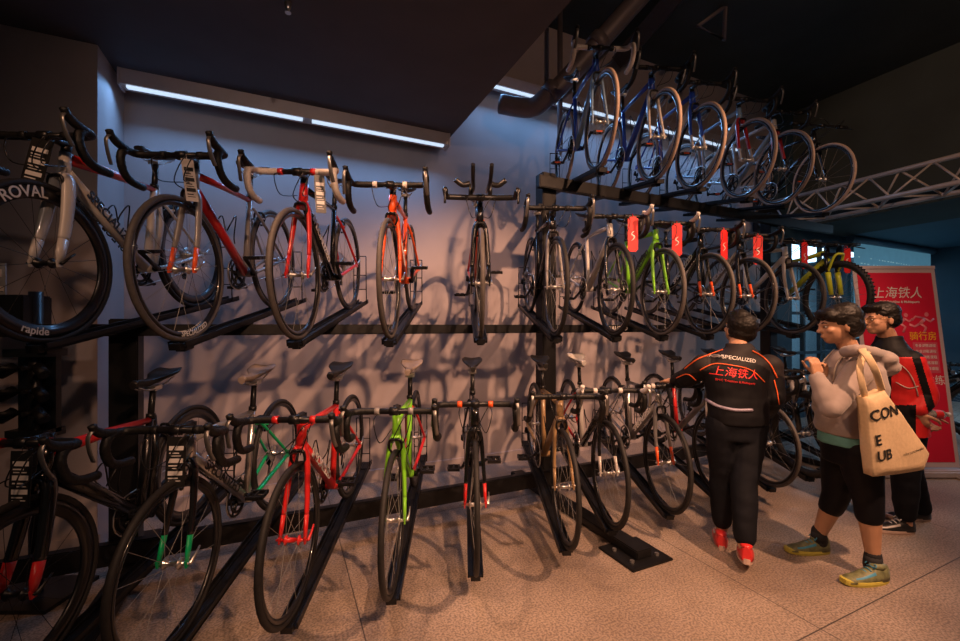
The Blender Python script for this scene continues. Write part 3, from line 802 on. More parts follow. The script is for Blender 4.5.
bm = bmesh.new(); box(bm, (0,0,.035), (WD+.04,.16,.07)); bmesh.ops.bevel(bm, geom=bm.edges[:], offset=.015, segments=3, affect='EDGES'); link('base', mk(bm), HOUS, ban)
bm = bmesh.new(); box(bm, (0,H_+.005,0), (WD,.03,.02)); me = mk(bm); me.transform(BR); link('top_rail', me, MATS['banner_border'], ban)
bm = bmesh.new(); tube(bm, [(0,.05,.06),(0,.29,H_*.99)], .012, 8); link('support_pole', mk(bm), SILVER, ban)
for s in (-1, 1):
    bm = bmesh.new(); tube(bm, [(s*.3,.0,.01),(s*.3,-.22,.01)], .012, 8); link('foot', mk(bm), SILVER, ban)
def bt(s, x, y, size, m, bold=0, shear=0, align='CENTER'):
    text_on('lettering', s, size, BR @ Matrix.Translation((x, y, .0065)), m, ban, .0008, bold, align, shear)
bt('上海铁人', .0, H_-.26, .125, DECW, 0, .25)
bt('SHC Triathlon & Multisports', .02, H_-.345, .034, DECW, .0005)
bt('骑行房', .21, H_-.69, .09, DECY, 0)
bt('教练', .27, H_-1.12, .10, DECW, 0)
PINKL = mat('banner_pale_figures', (.75,.2,.25), .5, 0, .03, 4)
bm = bmesh.new(); box(bm, (.22,H_-.895,.0055), (.24,.30,.001)); me = mk(bm); me.transform(BR); link('text_panel', me, mat('banner_pink_block', (.62,.09,.14), .5, 0, .03, 4), ban)
for k in range(5): bt('专业训练课程', .22, H_-.78-k*.056, .034, DECW, 0)
bm = bmesh.new()     # two pale running figures
for cx, sc in ((.02,.9),(.22,1.0)):
    L = lambda pts, r: tube(bm, [Vector((cx+x*sc, H_-.54+y*sc, .006)) for x, y in pts], r, 8, 0, flat=(1,1))
    ell(bm, (cx+.05*sc,H_-.54+.07*sc,.006), (.022,.022,.002))
    L([(.03,.03),(-.02,-.02)], .018); L([(.03,.03),(-.06,.05),(-.10,.01)], .010); L([(.03,.03),(.08,.0),(.12,.03)], .010)
    L([(-.02,-.02),(.03,-.06),(.0,-.12)], .013); L([(-.02,-.02),(-.08,-.05),(-.13,-.03)], .012)
for v in bm.verts: v.co.z = .006+(v.co.z-.006)*.06
me = mk(bm); me.transform(BR); link('runner_figures', me, PINKL, ban)

# ------------------------------------------------------------------ display stand at the far left
ds = empty('display_stand', P(36,326,2.25)*1.0); ds.location.z = 0
tag(ds, 'black accessory display stand with a label card against the left wall', 'display stand')
bm = bmesh.new(); box(bm, (0,0,.01), (.4,.3,.02)); link('base', mk(bm), PLASTIC, ds)
bm = bmesh.new(); tube(bm, [(0,0,.02),(0,0,1.6)], .03, 12); link('pole', mk(bm), PLASTIC, ds)
bm = bmesh.new(); box(bm, (0,0,1.28), (.22,.12,.04)); box(bm, (0,0,.86), (.20,.12,.04)); box(bm, (0,.02,1.07), (.2,.03,.42)); link('panel', mk(bm), PLASTIC, ds)
for z in (1.2,1.08,.97):
    for s in (-1,1):
        bm = bmesh.new(); tube(bm, [(s*.04,-.02,z),(s*.06,-.12,z+.01)], .012, 8); tube(bm, [(s*.06,-.05,z+.01),(s*.115,-.07,z-.03)], .026, 10)
        o = link('hand_grip_roll', mk(bm), TAPE, None, ds.location); tag(o, 'black grip roll hung on the accessory stand at the left edge', 'grip', 'black grip rolls on the accessory stand')
bm = bmesh.new(); box(bm, (-.12,0,1.50), (.26,.16,.16)); bmesh.ops.bevel(bm, geom=bm.edges[:], offset=.008, segments=2, affect='EDGES'); link('tray_box', mk(bm), PLASTIC, ds)
bm = bmesh.new(); box(bm, (-.16,-.07,1.66), (.16,.004,.16)); cd = link('label_card', mk(bm), mat('card_blue_white', (.35,.38,.42), .5), ds)
bm = bmesh.new(); box(bm, (-.16,-.074,1.69), (.12,.004,.04)); link('printed_block', mk(bm), DECW, cd); bm = bmesh.new(); box(bm, (-.16,-.074,1.61), (.14,.004,.025)); link('printed_strip', mk(bm), DECW, cd)

# ------------------------------------------------------------------ people
def cap_tube(bm, pts, rs, seg=14, flat=None):
    pts = [Vector(p) for p in pts]
    tube(bm, pts, rs, seg, 0, flat)
    r = rs if isinstance(rs, (list, tuple)) else [rs]*len(pts)
    ell(bm, pts[0], (r[0],)*3, seg=12, rings=8); ell(bm, pts[-1], (r[-1],)*3, seg=12, rings=8)
    for i in range(1, len(pts)-1): ell(bm, pts[i], (r[i]*1.0,)*3, seg=12, rings=8)
def loft(bm, secs, yaw=0, seg=24):
    """secs: (center, half width, half depth) horizontal ellipses"""
    rows = []; cy, sy = math.cos(yaw), math.sin(yaw)
    for c, w, d in secs:
        c = Vector(c); row = []
        for k in range(seg):
            a = 2*PI*k/seg; x = w*math.cos(a); y = d*math.sin(a)
            row.append(bm.verts.new(c+Vector((x*cy-y*sy, x*sy+y*cy, 0))))
        rows.append(row)
    for i in range(len(rows)-1):
        for k in range(seg): bm.faces.new((rows[i][k], rows[i][(k+1) % seg], rows[i+1][(k+1) % seg], rows[i+1][k]))
    bm.faces.new(rows[0][::-1]); bm.faces.new(rows[-1])
def remesh(name, bm, voxel, mats, parent, sm=3, ns=0.0, nf=12.0, keep=None, origin=None):
    bmesh.ops.recalc_face_normals(bm, faces=bm.faces)
    me = bpy.data.meshes.new('t'); bm.to_mesh(me); bm.free()
    o = bpy.data.objects.new('t', me); C.objects.link(o)
    m = o.modifiers.new('r', 'REMESH'); m.mode = 'VOXEL'; m.voxel_size = voxel; m.use_smooth_shade = True
    if sm: s = o.modifiers.new('s', 'SMOOTH'); s.iterations = sm; s.factor = .5
    bpy.context.view_layer.update(); dg = bpy.context.evaluated_depsgraph_get()
    r = bpy.data.meshes.new_from_object(o.evaluated_get(dg), depsgraph=dg)
    bpy.data.objects.remove(o)
    if ns:
        nn = [v.normal.copy() for v in r.vertices]
        for v, n in zip(r.vertices, nn):
            q = v.co*nf; k = noise.noise(Vector((q.x, q.y, q.z*1.8)))+.5*noise.noise(q*2.3)
            v.co += n*(k*ns)
    if keep:
        b2 = bmesh.new(); b2.from_mesh(r)
        bmesh.ops.delete(b2, geom=[f for f in b2.faces if not keep(f.calc_center_median())], context='FACES'); b2.to_mesh(r); b2.free()
    r.materials.clear()
    for p in r.polygons: p.use_smooth = True
    base = parent.matrix_world if parent else Matrix()
    if parent:
        bpy.context.view_layer.update(); r.transform(parent.matrix_world.inverted())
    return link(name, r, mats, parent)
def color_by(o, fn):
    bpy.context.view_layer.update(); mw = o.matrix_world
    for p in o.data.polygons: p.material_index = fn(mw @ p.center)
SKIN = mat('skin', (.50,.27,.17), .5, 0, .06, 14); SKIN2 = mat('skin_tan', (.46,.25,.15), .5, 0, .06, 14)
HAIR = mat('black_hair', (.008,.006,.005), .5, 0, .4, 60, bump=.5, spec=.3)
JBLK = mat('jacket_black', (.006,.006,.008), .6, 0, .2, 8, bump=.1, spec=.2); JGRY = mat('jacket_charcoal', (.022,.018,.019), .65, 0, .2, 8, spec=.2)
JRED = mat('jacket_red', (.62,.018,.02), .5, 0, .1, 8); PANT = mat('trousers_black', (.005,.006,.010), .75, 0, .25, 10, spec=.2)
HOOD = mat('hoodie_taupe', (.33,.275,.26), .9, 0, .08, 10, bump=.5, sheen=.2, spec=.2); TEAL = mat('shirt_teal', (.12,.34,.32), .8, 0, .1, 12)
LEGG = mat('leggings_black', (.004,.004,.007), .6, 0, .2, 10, spec=.2); CANV = mat('canvas_cream', (.66,.49,.30), .85, 0, .06, 60, bump=.1)

def head(bm, c, yaw, pitch=0, roll=0, s=1.0):
    M = Matrix.Translation(c) @ Euler((pitch, roll, yaw), 'ZYX' if False else 'XYZ').to_matrix().to_4x4() @ Matrix.Scale(s, 4)
    E = lambda q, r: ell(bm, q, r, 0, M, 18, 12)
    E((0,.012,.03),(.075,.093,.085)); E((0,-.022,-.035),(.062,.066,.072)); E((0,-.048,-.078),(.034,.032,.028))
    E((0,-.076,.012),(.05,.018,.014)); E((0,-.09,-.012),(.010,.014,.026)); E((0,-.100,-.026),(.016,.016,.011))
    E((0,-.083,-.056),(.024,.012,.0065)); E((0,-.081,-.066),(.020,.012,.007))
    E((-.036,-.06,-.025),(.024,.022,.02)); E((.036,-.06,-.025),(.024,.022,.02))
    E((-.076,.010,-.012),(.009,.019,.031)); E((.076,.010,-.012),(.009,.019,.031))
    return M
def face_parts(M, parent, body, glasses=False):
    inv = parent.matrix_world.inverted()
    for s in (-1, 1):
        bm = bmesh.new(); ell(bm, (s*.030,-.0775,-.002), (.011,.009,.004), 0, M); ell(bm, (s*.030,-.087,-.002), (.0045,.003,.0045), 1, M)
        me = mk(bm); me.transform(inv); link('eye', me, [DECW, HAIR], body)
        bm = bmesh.new(); tube(bm, [M @ Vector(p) for p in ((s*.014,-.089,.018),(s*.03,-.088,.024),(s*.046,-.076,.018))], [.003,.004,.002], 6)
        me = mk(bm); me.transform(inv); link('eyebrow', me, HAIR, body)
    if glasses:
        bm = bmesh.new()
        for s in (-1, 1):
            tube(bm, [M @ Vector((s*.032+.024*math.cos(a), -.098+abs(s*.032+.024*math.cos(a))*.12, -.002+.017*math.sin(a))) for a in [k*PI/8 for k in range(16)]], .0016, 6, closed=True)
            tube(bm, [M @ Vector(p) for p in ((s*.056,-.09,.004),(s*.079,-.04,.003),(s*.082,.01,-.004))], .0016, 6)
        tube(bm, [M @ Vector((-.009,-.098,.002)), M @ Vector((.009,-.098,.002))], .0016, 6)
        me = mk(bm); me.transform(inv); link('eyeglasses', me, mat('gold_wire', (.7,.45,.2), .25, 1, .05), parent)
def hair(M, parent, blobs, ns=.006):
    bm = bmesh.new()
    for c, r in blobs: ell(bm, c, r, 0, M, 20, 14)
    return remesh('hair', bm, .006, HAIR, parent, 2, ns*.45, 40)
def hand(bm, wrist, dirv, palm_n, curl=.5, s=1.0, thumb=1):
    """dirv: wrist->knuckles, palm_n: out of the palm; fingers curl towards palm_n"""
    d = Vector(dirv).normalized(); n = Vector(palm_n); n = (n-d*n.dot(d)).normalized(); w = d.cross(n)
    wr = Vector(wrist)
    cap_tube(bm, [wr-d*.02, wr+d*.01], [.024*s,.024*s], 10)
    for q in (-.027,-.009,.009,.027):
        cap_tube(bm, [wr+d*.015*s+w*q*s*.7, wr+d*.082*s+w*q*s], [.014*s,.0125*s], 8)
    L = (.068,.078,.073,.056)
    for i, q in enumerate((-.031,-.0105,.0105,.031)):
        p = wr+d*.085*s+w*q*s; a = curl*.5; pts = [p-d*.01*s, p]; 
        for k, fr in enumerate((.45,.32,.23)):
            p = p+(d*math.cos(a)+n*math.sin(a)+w*q*1.5)*L[i]*fr*s; pts.append(p); a += curl*(.95+.12*i)
        cap_tube(bm, pts, [.0095*s,.0092*s,.0086*s,.008*s,.007*s], 8)
    b = wr+d*.025*s+w*thumb*-.025*s
    pts = [b, b+(d*.6+w*-thumb*.75+n*.25)*.038*s, b+(d*1.15+w*-thumb*.9+n*.7)*.055*s, b+(d*1.6+w*-thumb*.75+n*1.1)*.062*s]
    cap_tube(bm, pts, [.013*s,.0115*s,.010*s,.008*s], 8)
def shoe(parent, heel, yaw, L, mats, pitch=0.0, label=None, laces=None):
    """heel: ground point under the heel; toe towards -Y rotated by yaw; children: shoe > sole, laces"""
    M = parent.matrix_world.inverted() @ Matrix.Translation(heel) @ Matrix.Rotation(yaw, 4, 'Z') @ Matrix.Translation((0,-L,0)) @ Matrix.Rotation(-pitch, 4, 'X') @ Matrix.Translation((0,L,0))
    bm = bmesh.new(); rows = []; n = 16
    for i in range(n+1):
        t = i/n; y = -t*L
        w = .030+.014*math.sin(min(1, t*1.35)*PI*.75) ; w *= math.sqrt(max(.05, 1-((t-.55)/.47)**6)) if t > .55 else 1
        if t < .08: w *= .72+.28*t/.08
        h = .092 if t < .28 else (.092-.040*((t-.28)/.42) if t < .7 else .052-.020*((t-.7)/.3)**2)
        if t > .93: h *= .8
        row = []
        for k in range(12):
            a = PI*k/11; row.append(bm.verts.new((w*math.cos(a)*(1 if math.sin(a) < .8 else .9), y, .018+(h-.018)*(math.sin(a)**.8))))
        rows.append(row)
    for i in range(n):
        for k in range(12):
            f = bm.faces.new((rows[i][k], rows[i][(k+1) % 12], rows[i+1][(k+1) % 12], rows[i+1][k])); f.smooth = True
            f.material_index = 1 if (k in (2,8) and .35 < i/n < .8) else 0
    bm.faces.new(rows[0][::-1]); bm.faces.new(rows[-1])
    ell(bm, (0,-.055,.088), (.033,.048,.020), 0)
    me = mk(bm); me.transform(M); up = link('shoe', me, [mats[0], mats[1]], parent)
    bm = bmesh.new(); a = []; b = []; c = []; m = 28
    for k in range(m):
        t = 2*PI*k/m; y = -L*.5+(L*.5+.006)*math.cos(t); tt = -y/L
        w = (.036+.012*math.sin(min(1, max(0, tt)*1.2)*PI*.75))*(abs(math.sin(t))**.55)*(1 if math.sin(t) > 0 else -1)
        z = .008*max(0, (tt-.75)/.25)**1.5
        a.append(bm.verts.new((w*.94, y, z))); b.append(bm.verts.new((w, y, .012+z))); c.append(bm.verts.new((w*.96, y, .030+z*.6-.006*math.sin(t)**2)))
    for k in range(m):
        j = (k+1) % m; bm.faces.new((a[k],a[j],b[j],b[k])); bm.faces.new((b[k],b[j],c[j],c[k]))
    bm.faces.new(a[::-1]); bm.faces.new(c)
    me = mk(bm); me.transform(M); link('sole', me, mats[2], up)
    bm = bmesh.new()
    for k in range(5):
        y = -L*(.36+.075*k); z = .088-.0105*k*1.1
        tube(bm, bez([(-.022,y,z-.006),(0,y-.004,z+.004),(.022,y,z-.006)], 3), .0032, 6)
    tube(bm, bez([(.0,-L*.34,.09),(.02,-L*.33,.105),(.028,-L*.37,.094),(.0,-L*.345,.092),(-.02,-L*.33,.107),(-.03,-L*.37,.09)], 4), .003, 6)
    me = mk(bm); me.transform(M); link('laces', me, laces or mats[3], up)
def leg(bm, hip, knee, ankle, r=(.085,.056,.038), extra=0):
    hip, knee, ankle = Vector(hip), Vector(knee), Vector(ankle)
    mid = hip.lerp(knee, .5); calf = knee.lerp(ankle, .32)
    cap_tube(bm, [hip, mid, knee, calf, ankle], [r[0]+extra, (r[0]*.6+r[1]*.42)+extra, r[1]+extra, r[1]*.98+extra, r[2]+extra], 16)
def arm(bm, sh, el, wr, r=(.052,.040,.027), extra=0):
    sh, el, wr = Vector(sh), Vector(el), Vector(wr)
    cap_tube(bm, [sh, sh.lerp(el, .5), el, el.lerp(wr, .3), wr], [r[0]+extra, r[0]*.88+extra, r[1]+extra, r[1]*.98+extra, r[2]+extra], 14)
def surface(o):
    bpy.context.view_layer.update(); bm = bmesh.new(); bm.from_mesh(o.data); bm.transform(o.matrix_world); t = BVHTree.FromBMesh(bm); bm.free(); return t
def on_surf(tree, px, py, off=.004, far=6):
    """the point of the garment seen along the direction of photo pixel px, py"""
    o = Vector((0,0,HC)); d = (P(px, py, 1)-o).normalized(); h = tree.ray_cast(o, d, far)
    return (h[0]+h[1]*off*(1 if h[1].dot(d) < 0 else -1)) if h[0] else None
def line_on(tree, name, pts, r, m, parent, n=10):
    pp = bez([Vector((x, y, 0)) for x, y in pts], n); q = [on_surf(tree, p.x, p.y) for p in pp]; q = [a for a in q if a]
    if len(q) < 3: return
    for _ in range(2): q = [q[0]]+[(q[i-1]+q[i]*2+q[i+1])/4 for i in range(1, len(q)-1)]+[q[-1]]
    bm = bmesh.new(); tube(bm, q, r, 6); me = mk(bm); me.transform(parent.matrix_world.inverted()); link(name, me, m, parent)
def print_on(tree, name, s, cx, cy, size_px, d, m, parent, rot=0, bold=0, shear=0, curve=0):
    me = text_mesh(s, size_px*d/F, .0, bold=bold*d/F, shear=shear)
    b = bmesh.new(); b.from_mesh(me); 
    for _ in range(2): bmesh.ops.subdivide_edges(b, edges=[e for e in b.edges if e.calc_length() > .02], cuts=1)
    c = P(cx, cy, d)
    for v in b.verts:
        x = v.co.x*math.cos(rot)-v.co.y*math.sin(rot); y = v.co.x*math.sin(rot)+v.co.y*math.cos(rot)-curve*v.co.x**2
        p = Vector((c.x+x, 0, c.z+y)); h = tree.ray_cast(Vector((p.x, d-.8, p.z)), Vector((0,1,0)), 3)
        v.co = (h[0]-Vector((0,.004,0))) if h[0] else Vector((p.x, d, p.z))
    b.to_mesh(me); b.free(); me.transform(parent.matrix_world.inverted()); link(name, me, m, parent)

# --- man in black jacket, back to the camera
m1 = empty('person', (1.56,2.64,0)); tag(m1, 'man in black cycling jacket and black trousers seen from behind, leaning to a bicycle', 'person'); bpy.context.view_layer.update()
hp = P(738,414,2.68); ches = P(735,378,2.70); nk = P(738,345,2.74); hd = P(739,329,2.78)
shL = P(704,366,2.74); shR = P(769,366,2.70); elL = P(687,378,2.86); wrL = P(677,381,3.02); elR = P(774,396,2.66); wrR = P(766,412,2.84)
aL = P(722,527,2.78); aR = P(745,546,2.50); kL = P(722,474,2.74); kR = P(744,482,2.60); hL = P(722,424,2.68); hR = P(751,424,2.68)
bm = bmesh.new(); M = head(bm, hd, PI+.05, -.35, 0, .96)
tube(bm, [hd+Vector((0,-.0,-.06)), nk, nk-Vector((0,.03,.06))], [.052,.056,.075], 14)
loft(bm, [(hp-Vector((0,0,.06)),.15,.10),(hp,.155,.10),(hp.lerp(ches,.5),.14,.095),(ches,.16,.10),(shL.lerp(shR,.5)+Vector((0,0,.02)),.17,.09),(nk-Vector((0,.02,.05)),.09,.07)])
arm(bm, shL, elL, wrL); arm(bm, shR, elR, wrR); leg(bm, hL, kL, aL); leg(bm, hR, kR, aR)
hand(bm, wrL, (-.5,.8,-.05), (.1,.1,-1), .5); hand(bm, wrR, (-.35,.2,-.9), (-.8,.5,0), .6)
for a, y in ((aL,.06),(aR,.05)): cap_tube(bm, [a, Vector((a.x, a.y, a.z-.05)), Vector((a.x+.02, a.y+.035, a.z-.07))], [.034,.030,.020], 10)
b1 = remesh('body', bm, .0065, SKIN, m1, 2)
face_parts(M, m1, b1)
hair(M, m1, [((0,.022,.045),(.088,.103,.080)), ((0,.060,-.005),(.079,.062,.068)), ((0,-.045,.082),(.068,.045,.035)), ((.01,.0,.10),(.05,.06,.04)), ((-.06,.02,-.0),(.024,.05,.05)), ((.06,.02,.0),(.024,.05,.05))])
bm = bmesh.new()
loft(bm, [(hp-Vector((0,0,.055)),.178,.135),(hp,.182,.135),(hp.lerp(ches,.5),.178,.125),(ches,.195,.130),(ches.lerp(nk,.45),.215,.12),(shL.lerp(shR,.5)+Vector((0,0,.055)),.17,.10),(nk-Vector((0,.02,.02)),.085,.08),(nk+Vector((0,0,.012)),.072,.07)])
arm(bm, shL, elL, wrL, extra=.024); arm(bm, shR, elR, wrR, extra=.024)
ell(bm, shL, (.08,.08,.075)); ell(bm, shR, (.08,.08,.075))
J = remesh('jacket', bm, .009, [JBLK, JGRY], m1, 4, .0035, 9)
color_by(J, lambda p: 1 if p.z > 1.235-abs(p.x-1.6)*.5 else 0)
tr1 = surface(J)
OR = mat('piping_orange', (.8,.13,.03), .5)
line_on(tr1, 'piping', [(723,350),(709,355),(697,360),(685,369)], .004, OR, J); line_on(tr1, 'piping', [(752,351),(762,357),(771,366),(777,378)], .004, OR, J)
line_on(tr1, 'piping', [(700,370),(714,364),(735,366),(752,371),(764,382)], .0035, OR, J)
line_on(tr1, 'piping', [(774,380),(777,392),(779,404)], .0035, OR, J); line_on(tr1, 'piping', [(677,378),(688,374),(696,380)], .0035, OR, J)
line_on(tr1, 'reflective_band', [(706,399),(718,406),(735,410),(752,410)], .010, mat('reflective_lilac', (.28,.25,.34), .4, .2), J)
print_on(tr1, 'printed_words', 'I AM SPECIALIZED', 734, 358, 5.2, 2.62, DECW, J, -.13, .0, .3, .2)
print_on(tr1, 'printed_words', '上海铁人', 733, 373, 10.3, 2.62, DECR, J, -.10, 0, .25)
print_on(tr1, 'printed_words', 'SHC Triathlon & Multisports', 733, 381, 2.9, 2.62, DECR, J, -.10)
bm = bmesh.new()
leg(bm, hL, kL, kL.lerp(aL,.86), (.088,.066,.052), .008); leg(bm, hR, kR, kR.lerp(aR,.86), (.088,.066,.052), .008)
loft(bm, [(hp-Vector((0,0,.15)),.15,.115),(hp-Vector((0,0,.06)),.168,.122),(hp+Vector((0,0,.02)),.165,.12)])
remesh('trousers', bm, .009, PANT, m1, 4, .004, 9)
RSH = mat('shoe_red', (.62,.03,.03), .35, 0, .1, 20); SSH = mat('shoe_silver', (.55,.5,.48), .4, 0, .1, 20); SOLW = mat('sole_pale', (.5,.36,.30), .6, 0, .1, 30); SOLB = mat('sole_black', (.03,.03,.03), .6)
shoe(m1, (aL.x-.045, 2.70, 0), PI-.42, .26, [RSH, SSH, SOLW, DECW])
shoe(m1, (aR.x-.035, 2.425, .03), PI-.50, .26, [RSH, SSH, SOLW, DECW], -.13)

# --- woman in hoodie
m2 = empty('person', (2.1,2.52,0)); tag(m2, 'short-haired person in taupe hoodie and black capri leggings with a tote bag, hand at mouth', 'person'); bpy.context.view_layer.update()
hd = P(838,325,2.47); nk = P(850,350,2.47); ches = P(853,385,2.47); hp = P(848,438,2.50)
shN = P(858,372,2.34); shF = P(846,368,2.61); elN = P(831,408,2.26); wrN = P(817,378,2.34); elF = P(822,406,2.60); wrF = P(822,380,2.50)
kF = P(836,495,2.62); aF = P(819,535,2.68); kN = P(868,500,2.42); aN = P(873,556,2.40); hN = P(858,450,2.43); hF = P(843,450,2.58)
bm = bmesh.new(); M2 = head(bm, hd, -PI/2-.22, .12, 0, .98)
tube(bm, [hd+Vector((.02,0,-.05)), nk, nk+Vector((.02,0,-.06))], [.048,.05,.07], 14)
Y9 = PI/2-.1
loft(bm, [(hp-Vector((0,0,.06)),.14,.115),(hp,.14,.115),(hp.lerp(ches,.5),.12,.10),(ches,.135,.11),(shN.lerp(shF,.5)+Vector((0,0,.02)),.145,.08),(nk-Vector((0,0,.03)),.07,.06)], Y9)
arm(bm, shN, elN, wrN, (.046,.036,.024)); arm(bm, shF, elF, wrF, (.046,.036,.024)); leg(bm, hN, kN, aN, (.088,.056,.034)); leg(bm, hF, kF, aF, (.088,.056,.034))
hand(bm, wrN, (.0,.15,.95), (-.2,.9,.0), .75, .92, 1); hand(bm, wrF, (-.1,-.1,.9), (-.7,-.3,.2), .9, .92)
for a in (aN, aF): cap_tube(bm, [a, Vector((a.x+.01, a.y, .06)), Vector((a.x-.05, a.y, .034))], [.034,.030,.015], 10)
b2 = remesh('body', bm, .0062, SKIN2, m2, 2)
face_parts(M2, m2, b2)
hair(M2, m2, [((0,.025,.045),(.087,.105,.082)), ((0,.065,-.012),(.076,.062,.075)), ((0,-.058,.075),(.074,.046,.032)), ((-.045,-.055,.055),(.03,.035,.03)), ((.05,-.05,.055),(.03,.035,.03)), ((.070,.035,.005),(.020,.045,.06)), ((-.070,.035,.005),(.020,.045,.06)), ((0,.05,.09),(.06,.06,.04))])
bm = bmesh.new()
loft(bm, [(hp-Vector((0,0,-.03)),.165,.145),(hp+Vector((0,0,.07)),.172,.155),(hp.lerp(ches,.6),.165,.15),(ches,.175,.15),(ches.lerp(nk,.5),.175,.125),(nk-Vector((0,0,.035)),.10,.09),(nk-Vector((0,0,.0)),.075,.075)], Y9)
arm(bm, shN, elN, elN.lerp(wrN,.97), (.062,.050,.036), .006); arm(bm, shF, elF, elF.lerp(wrF,.97), (.062,.050,.036), .006)
ell(bm, P(872,358,2.46), (.10,.13,.055), 0, None); ell(bm, P(880,366,2.46), (.075,.11,.06)); cap_tube(bm, bez([P(846,352,2.38),P(856,350,2.32),P(870,352,2.33),P(884,356,2.42),P(884,356,2.52),P(862,350,2.60),P(846,352,2.56)], 3), .034, 10)
HD = remesh('hoodie', bm, .009, HOOD, m2, 5, .004, 9)
bm = bmesh.new(); loft(bm, [(hp-Vector((0,0,.03)),.158,.138),(hp+Vector((0,0,.08)),.152,.135)], Y9); remesh('shirt', bm, .009, TEAL, m2, 2, .004, 14)
bm = bmesh.new(); loft(bm, [(hp-Vector((0,0,.14)),.14,.115),(hp-Vector((0,0,.05)),.152,.128),(hp+Vector((0,0,.03)),.142,.12)], Y9)
for h, k, a in ((hN,kN,aN),(hF,kF,aF)):
    e = k.lerp(a, .28); cap_tube(bm, [h, h.lerp(k,.5), k, e], [.108,.094,.072,.066], 16)
remesh('leggings', bm, .009, LEGG, m2, 4, .002, 9)
bm = bmesh.new()
for s in (-1, 1):
    cap_tube(bm, bez([nk+Vector((-.05,s*.05,-.0)), nk+Vector((-.12,s*.05,-.08)), nk+Vector((-.135,s*.045,-.17))], 4), .004, 6)
me = mk(bm); me.transform(m2.matrix_world.inverted()); link('drawstring', me, mat('cord_cream', (.6,.5,.4), .8), HD)
YSH = mat('shoe_olive', (.16,.17,.08), .55, 0, .35, 40); BSH = mat('shoe_blue', (.05,.25,.4), .5, 0, .2, 20); YSO = mat('sole_yellow', (.55,.48,.08), .6, 0, .1, 20); SOCK = mat('sock_black', (.012,.012,.015), .8)
shoe(m2, (aF.x+.055, 2.68, 0), -PI/2+.0, .26, [YSH, BSH, YSO, BSH]); shoe(m2, (aN.x+.055, 2.38, 0), -PI/2+.12, .27, [YSH, BSH, YSO, BSH])
for a in (aN, aF):
    bm = bmesh.new(); cap_tube(bm, [Vector((a.x,a.y,.075)), Vector((a.x+(.0),a.y,.13))], [.046,.041], 14); me = mk(bm); me.transform(m2.matrix_world.inverted()); link('sock', me, SOCK, m2)

# tote bag hanging from her shoulder
bd = 2.20; tb = empty('tote_bag', P(895,476,bd)); tag(tb, 'cream canvas tote bag with black letters hanging from the hoodie wearer\'s shoulder', 'bag'); bpy.context.view_layer.update()
out = [(864,398),(873,394),(882,390),(898,412),(914,434),(927,453),(925,461),(922,469),(897,473),(871,476),(868,450),(866,424)]
cen = Vector((sum(p[0] for p in out)/12+2, sum(p[1] for p in out)/12))
bm = bmesh.new(); rings = []
def bagpt(x, y, q): 
    t = (x-864)/63.0; v = P(x, y, bd+t*.13); return v+Vector((0,q,0))
for q, k in ((-.035,.55),(-.032,.85),(-.012,1.0),(.045,1.0),(.07,.85),(.075,.55)):
    rings.append([bm.verts.new(bagpt(cen.x+(x-cen.x)*k, cen.y+(y-cen.y)*k, q)) for x, y in out])
for i in range(5):
    for k in range(12): f = bm.faces.new((rings[i][k], rings[i][(k+1) % 12], rings[i+1][(k+1) % 12], rings[i+1][k])); f.smooth = True
for rg, q in ((rings[0], -.036), (rings[-1], .076)):
    c = bm.verts.new(bagpt(cen.x, cen.y, q))
    for k in range(12): f = bm.faces.new((c, rg[k], rg[(k+1) % 12])); f.smooth = True
bmesh.ops.subdivide_edges(bm, edges=bm.edges[:], cuts=2, use_grid_fill=True, smooth=.3)
for v in bm.verts: v.co.y += .006*noise.noise(v.co*14)
me = mk(bm); me.transform(tb.matrix_world.inverted()); bag = link('bag_body', me, CANV, tb); bt_ = surface(bag)
for pts in ([(866,399,2.22),(862,384,2.19),(860,366,2.20),(866,352,2.27),(876,352,2.40)], [(882,391,2.23),(876,372,2.16),(868,357,2.17),(862,350,2.24),(864,348,2.36)]):
    bm = bmesh.new(); tube(bm, bez([P(*p) for p in pts], 6), .017, 8, 0, flat=(1,.2)); me = mk(bm); me.transform(tb.matrix_world.inverted()); link('strap', me, CANV, tb)
print_on(bt_, 'printed_words', 'CON', 879, 412, 15.5, bd+.03, DECK, bag, .17, .3)
print_on(bt_, 'printed_words', 'E', 872, 439, 14.5, bd+.02, DECK, bag, .14, .3); print_on(bt_, 'printed_words', 'UB', 880, 454, 14.5, bd+.02, DECK, bag, .14, .3)
print_on(bt_, 'printed_words', 'nike.com/shanghai', 910, 450, 4, bd+.07, DECK, bag, .16)

# --- man in red and black jacket with glasses
m3 = empty('person', (2.82,3.0,0)); tag(m3, 'man with glasses in red and black jacket, hands behind his back, holding a bottle', 'person'); bpy.context.view_layer.update()
hd = P(880,319,2.98); nk = P(889,340,3.0); ches = P(896,372,3.0); hp = P(900,425,3.0)
shN = P(910,362,2.88); shF = P(884,358,3.16); elN = P(925,395,2.86); wrN = P(917,412,2.84); elF = P(908,398,3.15); wrF = P(918,414,3.0)
hN = P(905,440,2.94); hF = P(897,440,3.08); kN = P(905,480,2.93); kF = P(912,482,3.1); aN = P(906,518,2.93); aF = P(922,511,3.12)
bm = bmesh.new(); M3 = head(bm, hd, -PI/2-.05, .05, 0, .98)
tube(bm, [hd+Vector((.02,0,-.05)), nk, nk+Vector((.02,0,-.06))], [.05,.053,.075], 14)
loft(bm, [(hp-Vector((0,0,.08)),.145,.11),(hp,.145,.11),(hp.lerp(ches,.5),.135,.10),(ches,.155,.11),(shN.lerp(shF,.5)+Vector((0,0,.02)),.155,.085),(nk-Vector((0,0,.03)),.07,.065)], Y9)
arm(bm, shN, elN, wrN); arm(bm, shF, elF, wrF); leg(bm, hN, kN, aN); leg(bm, hF, kF, aF)
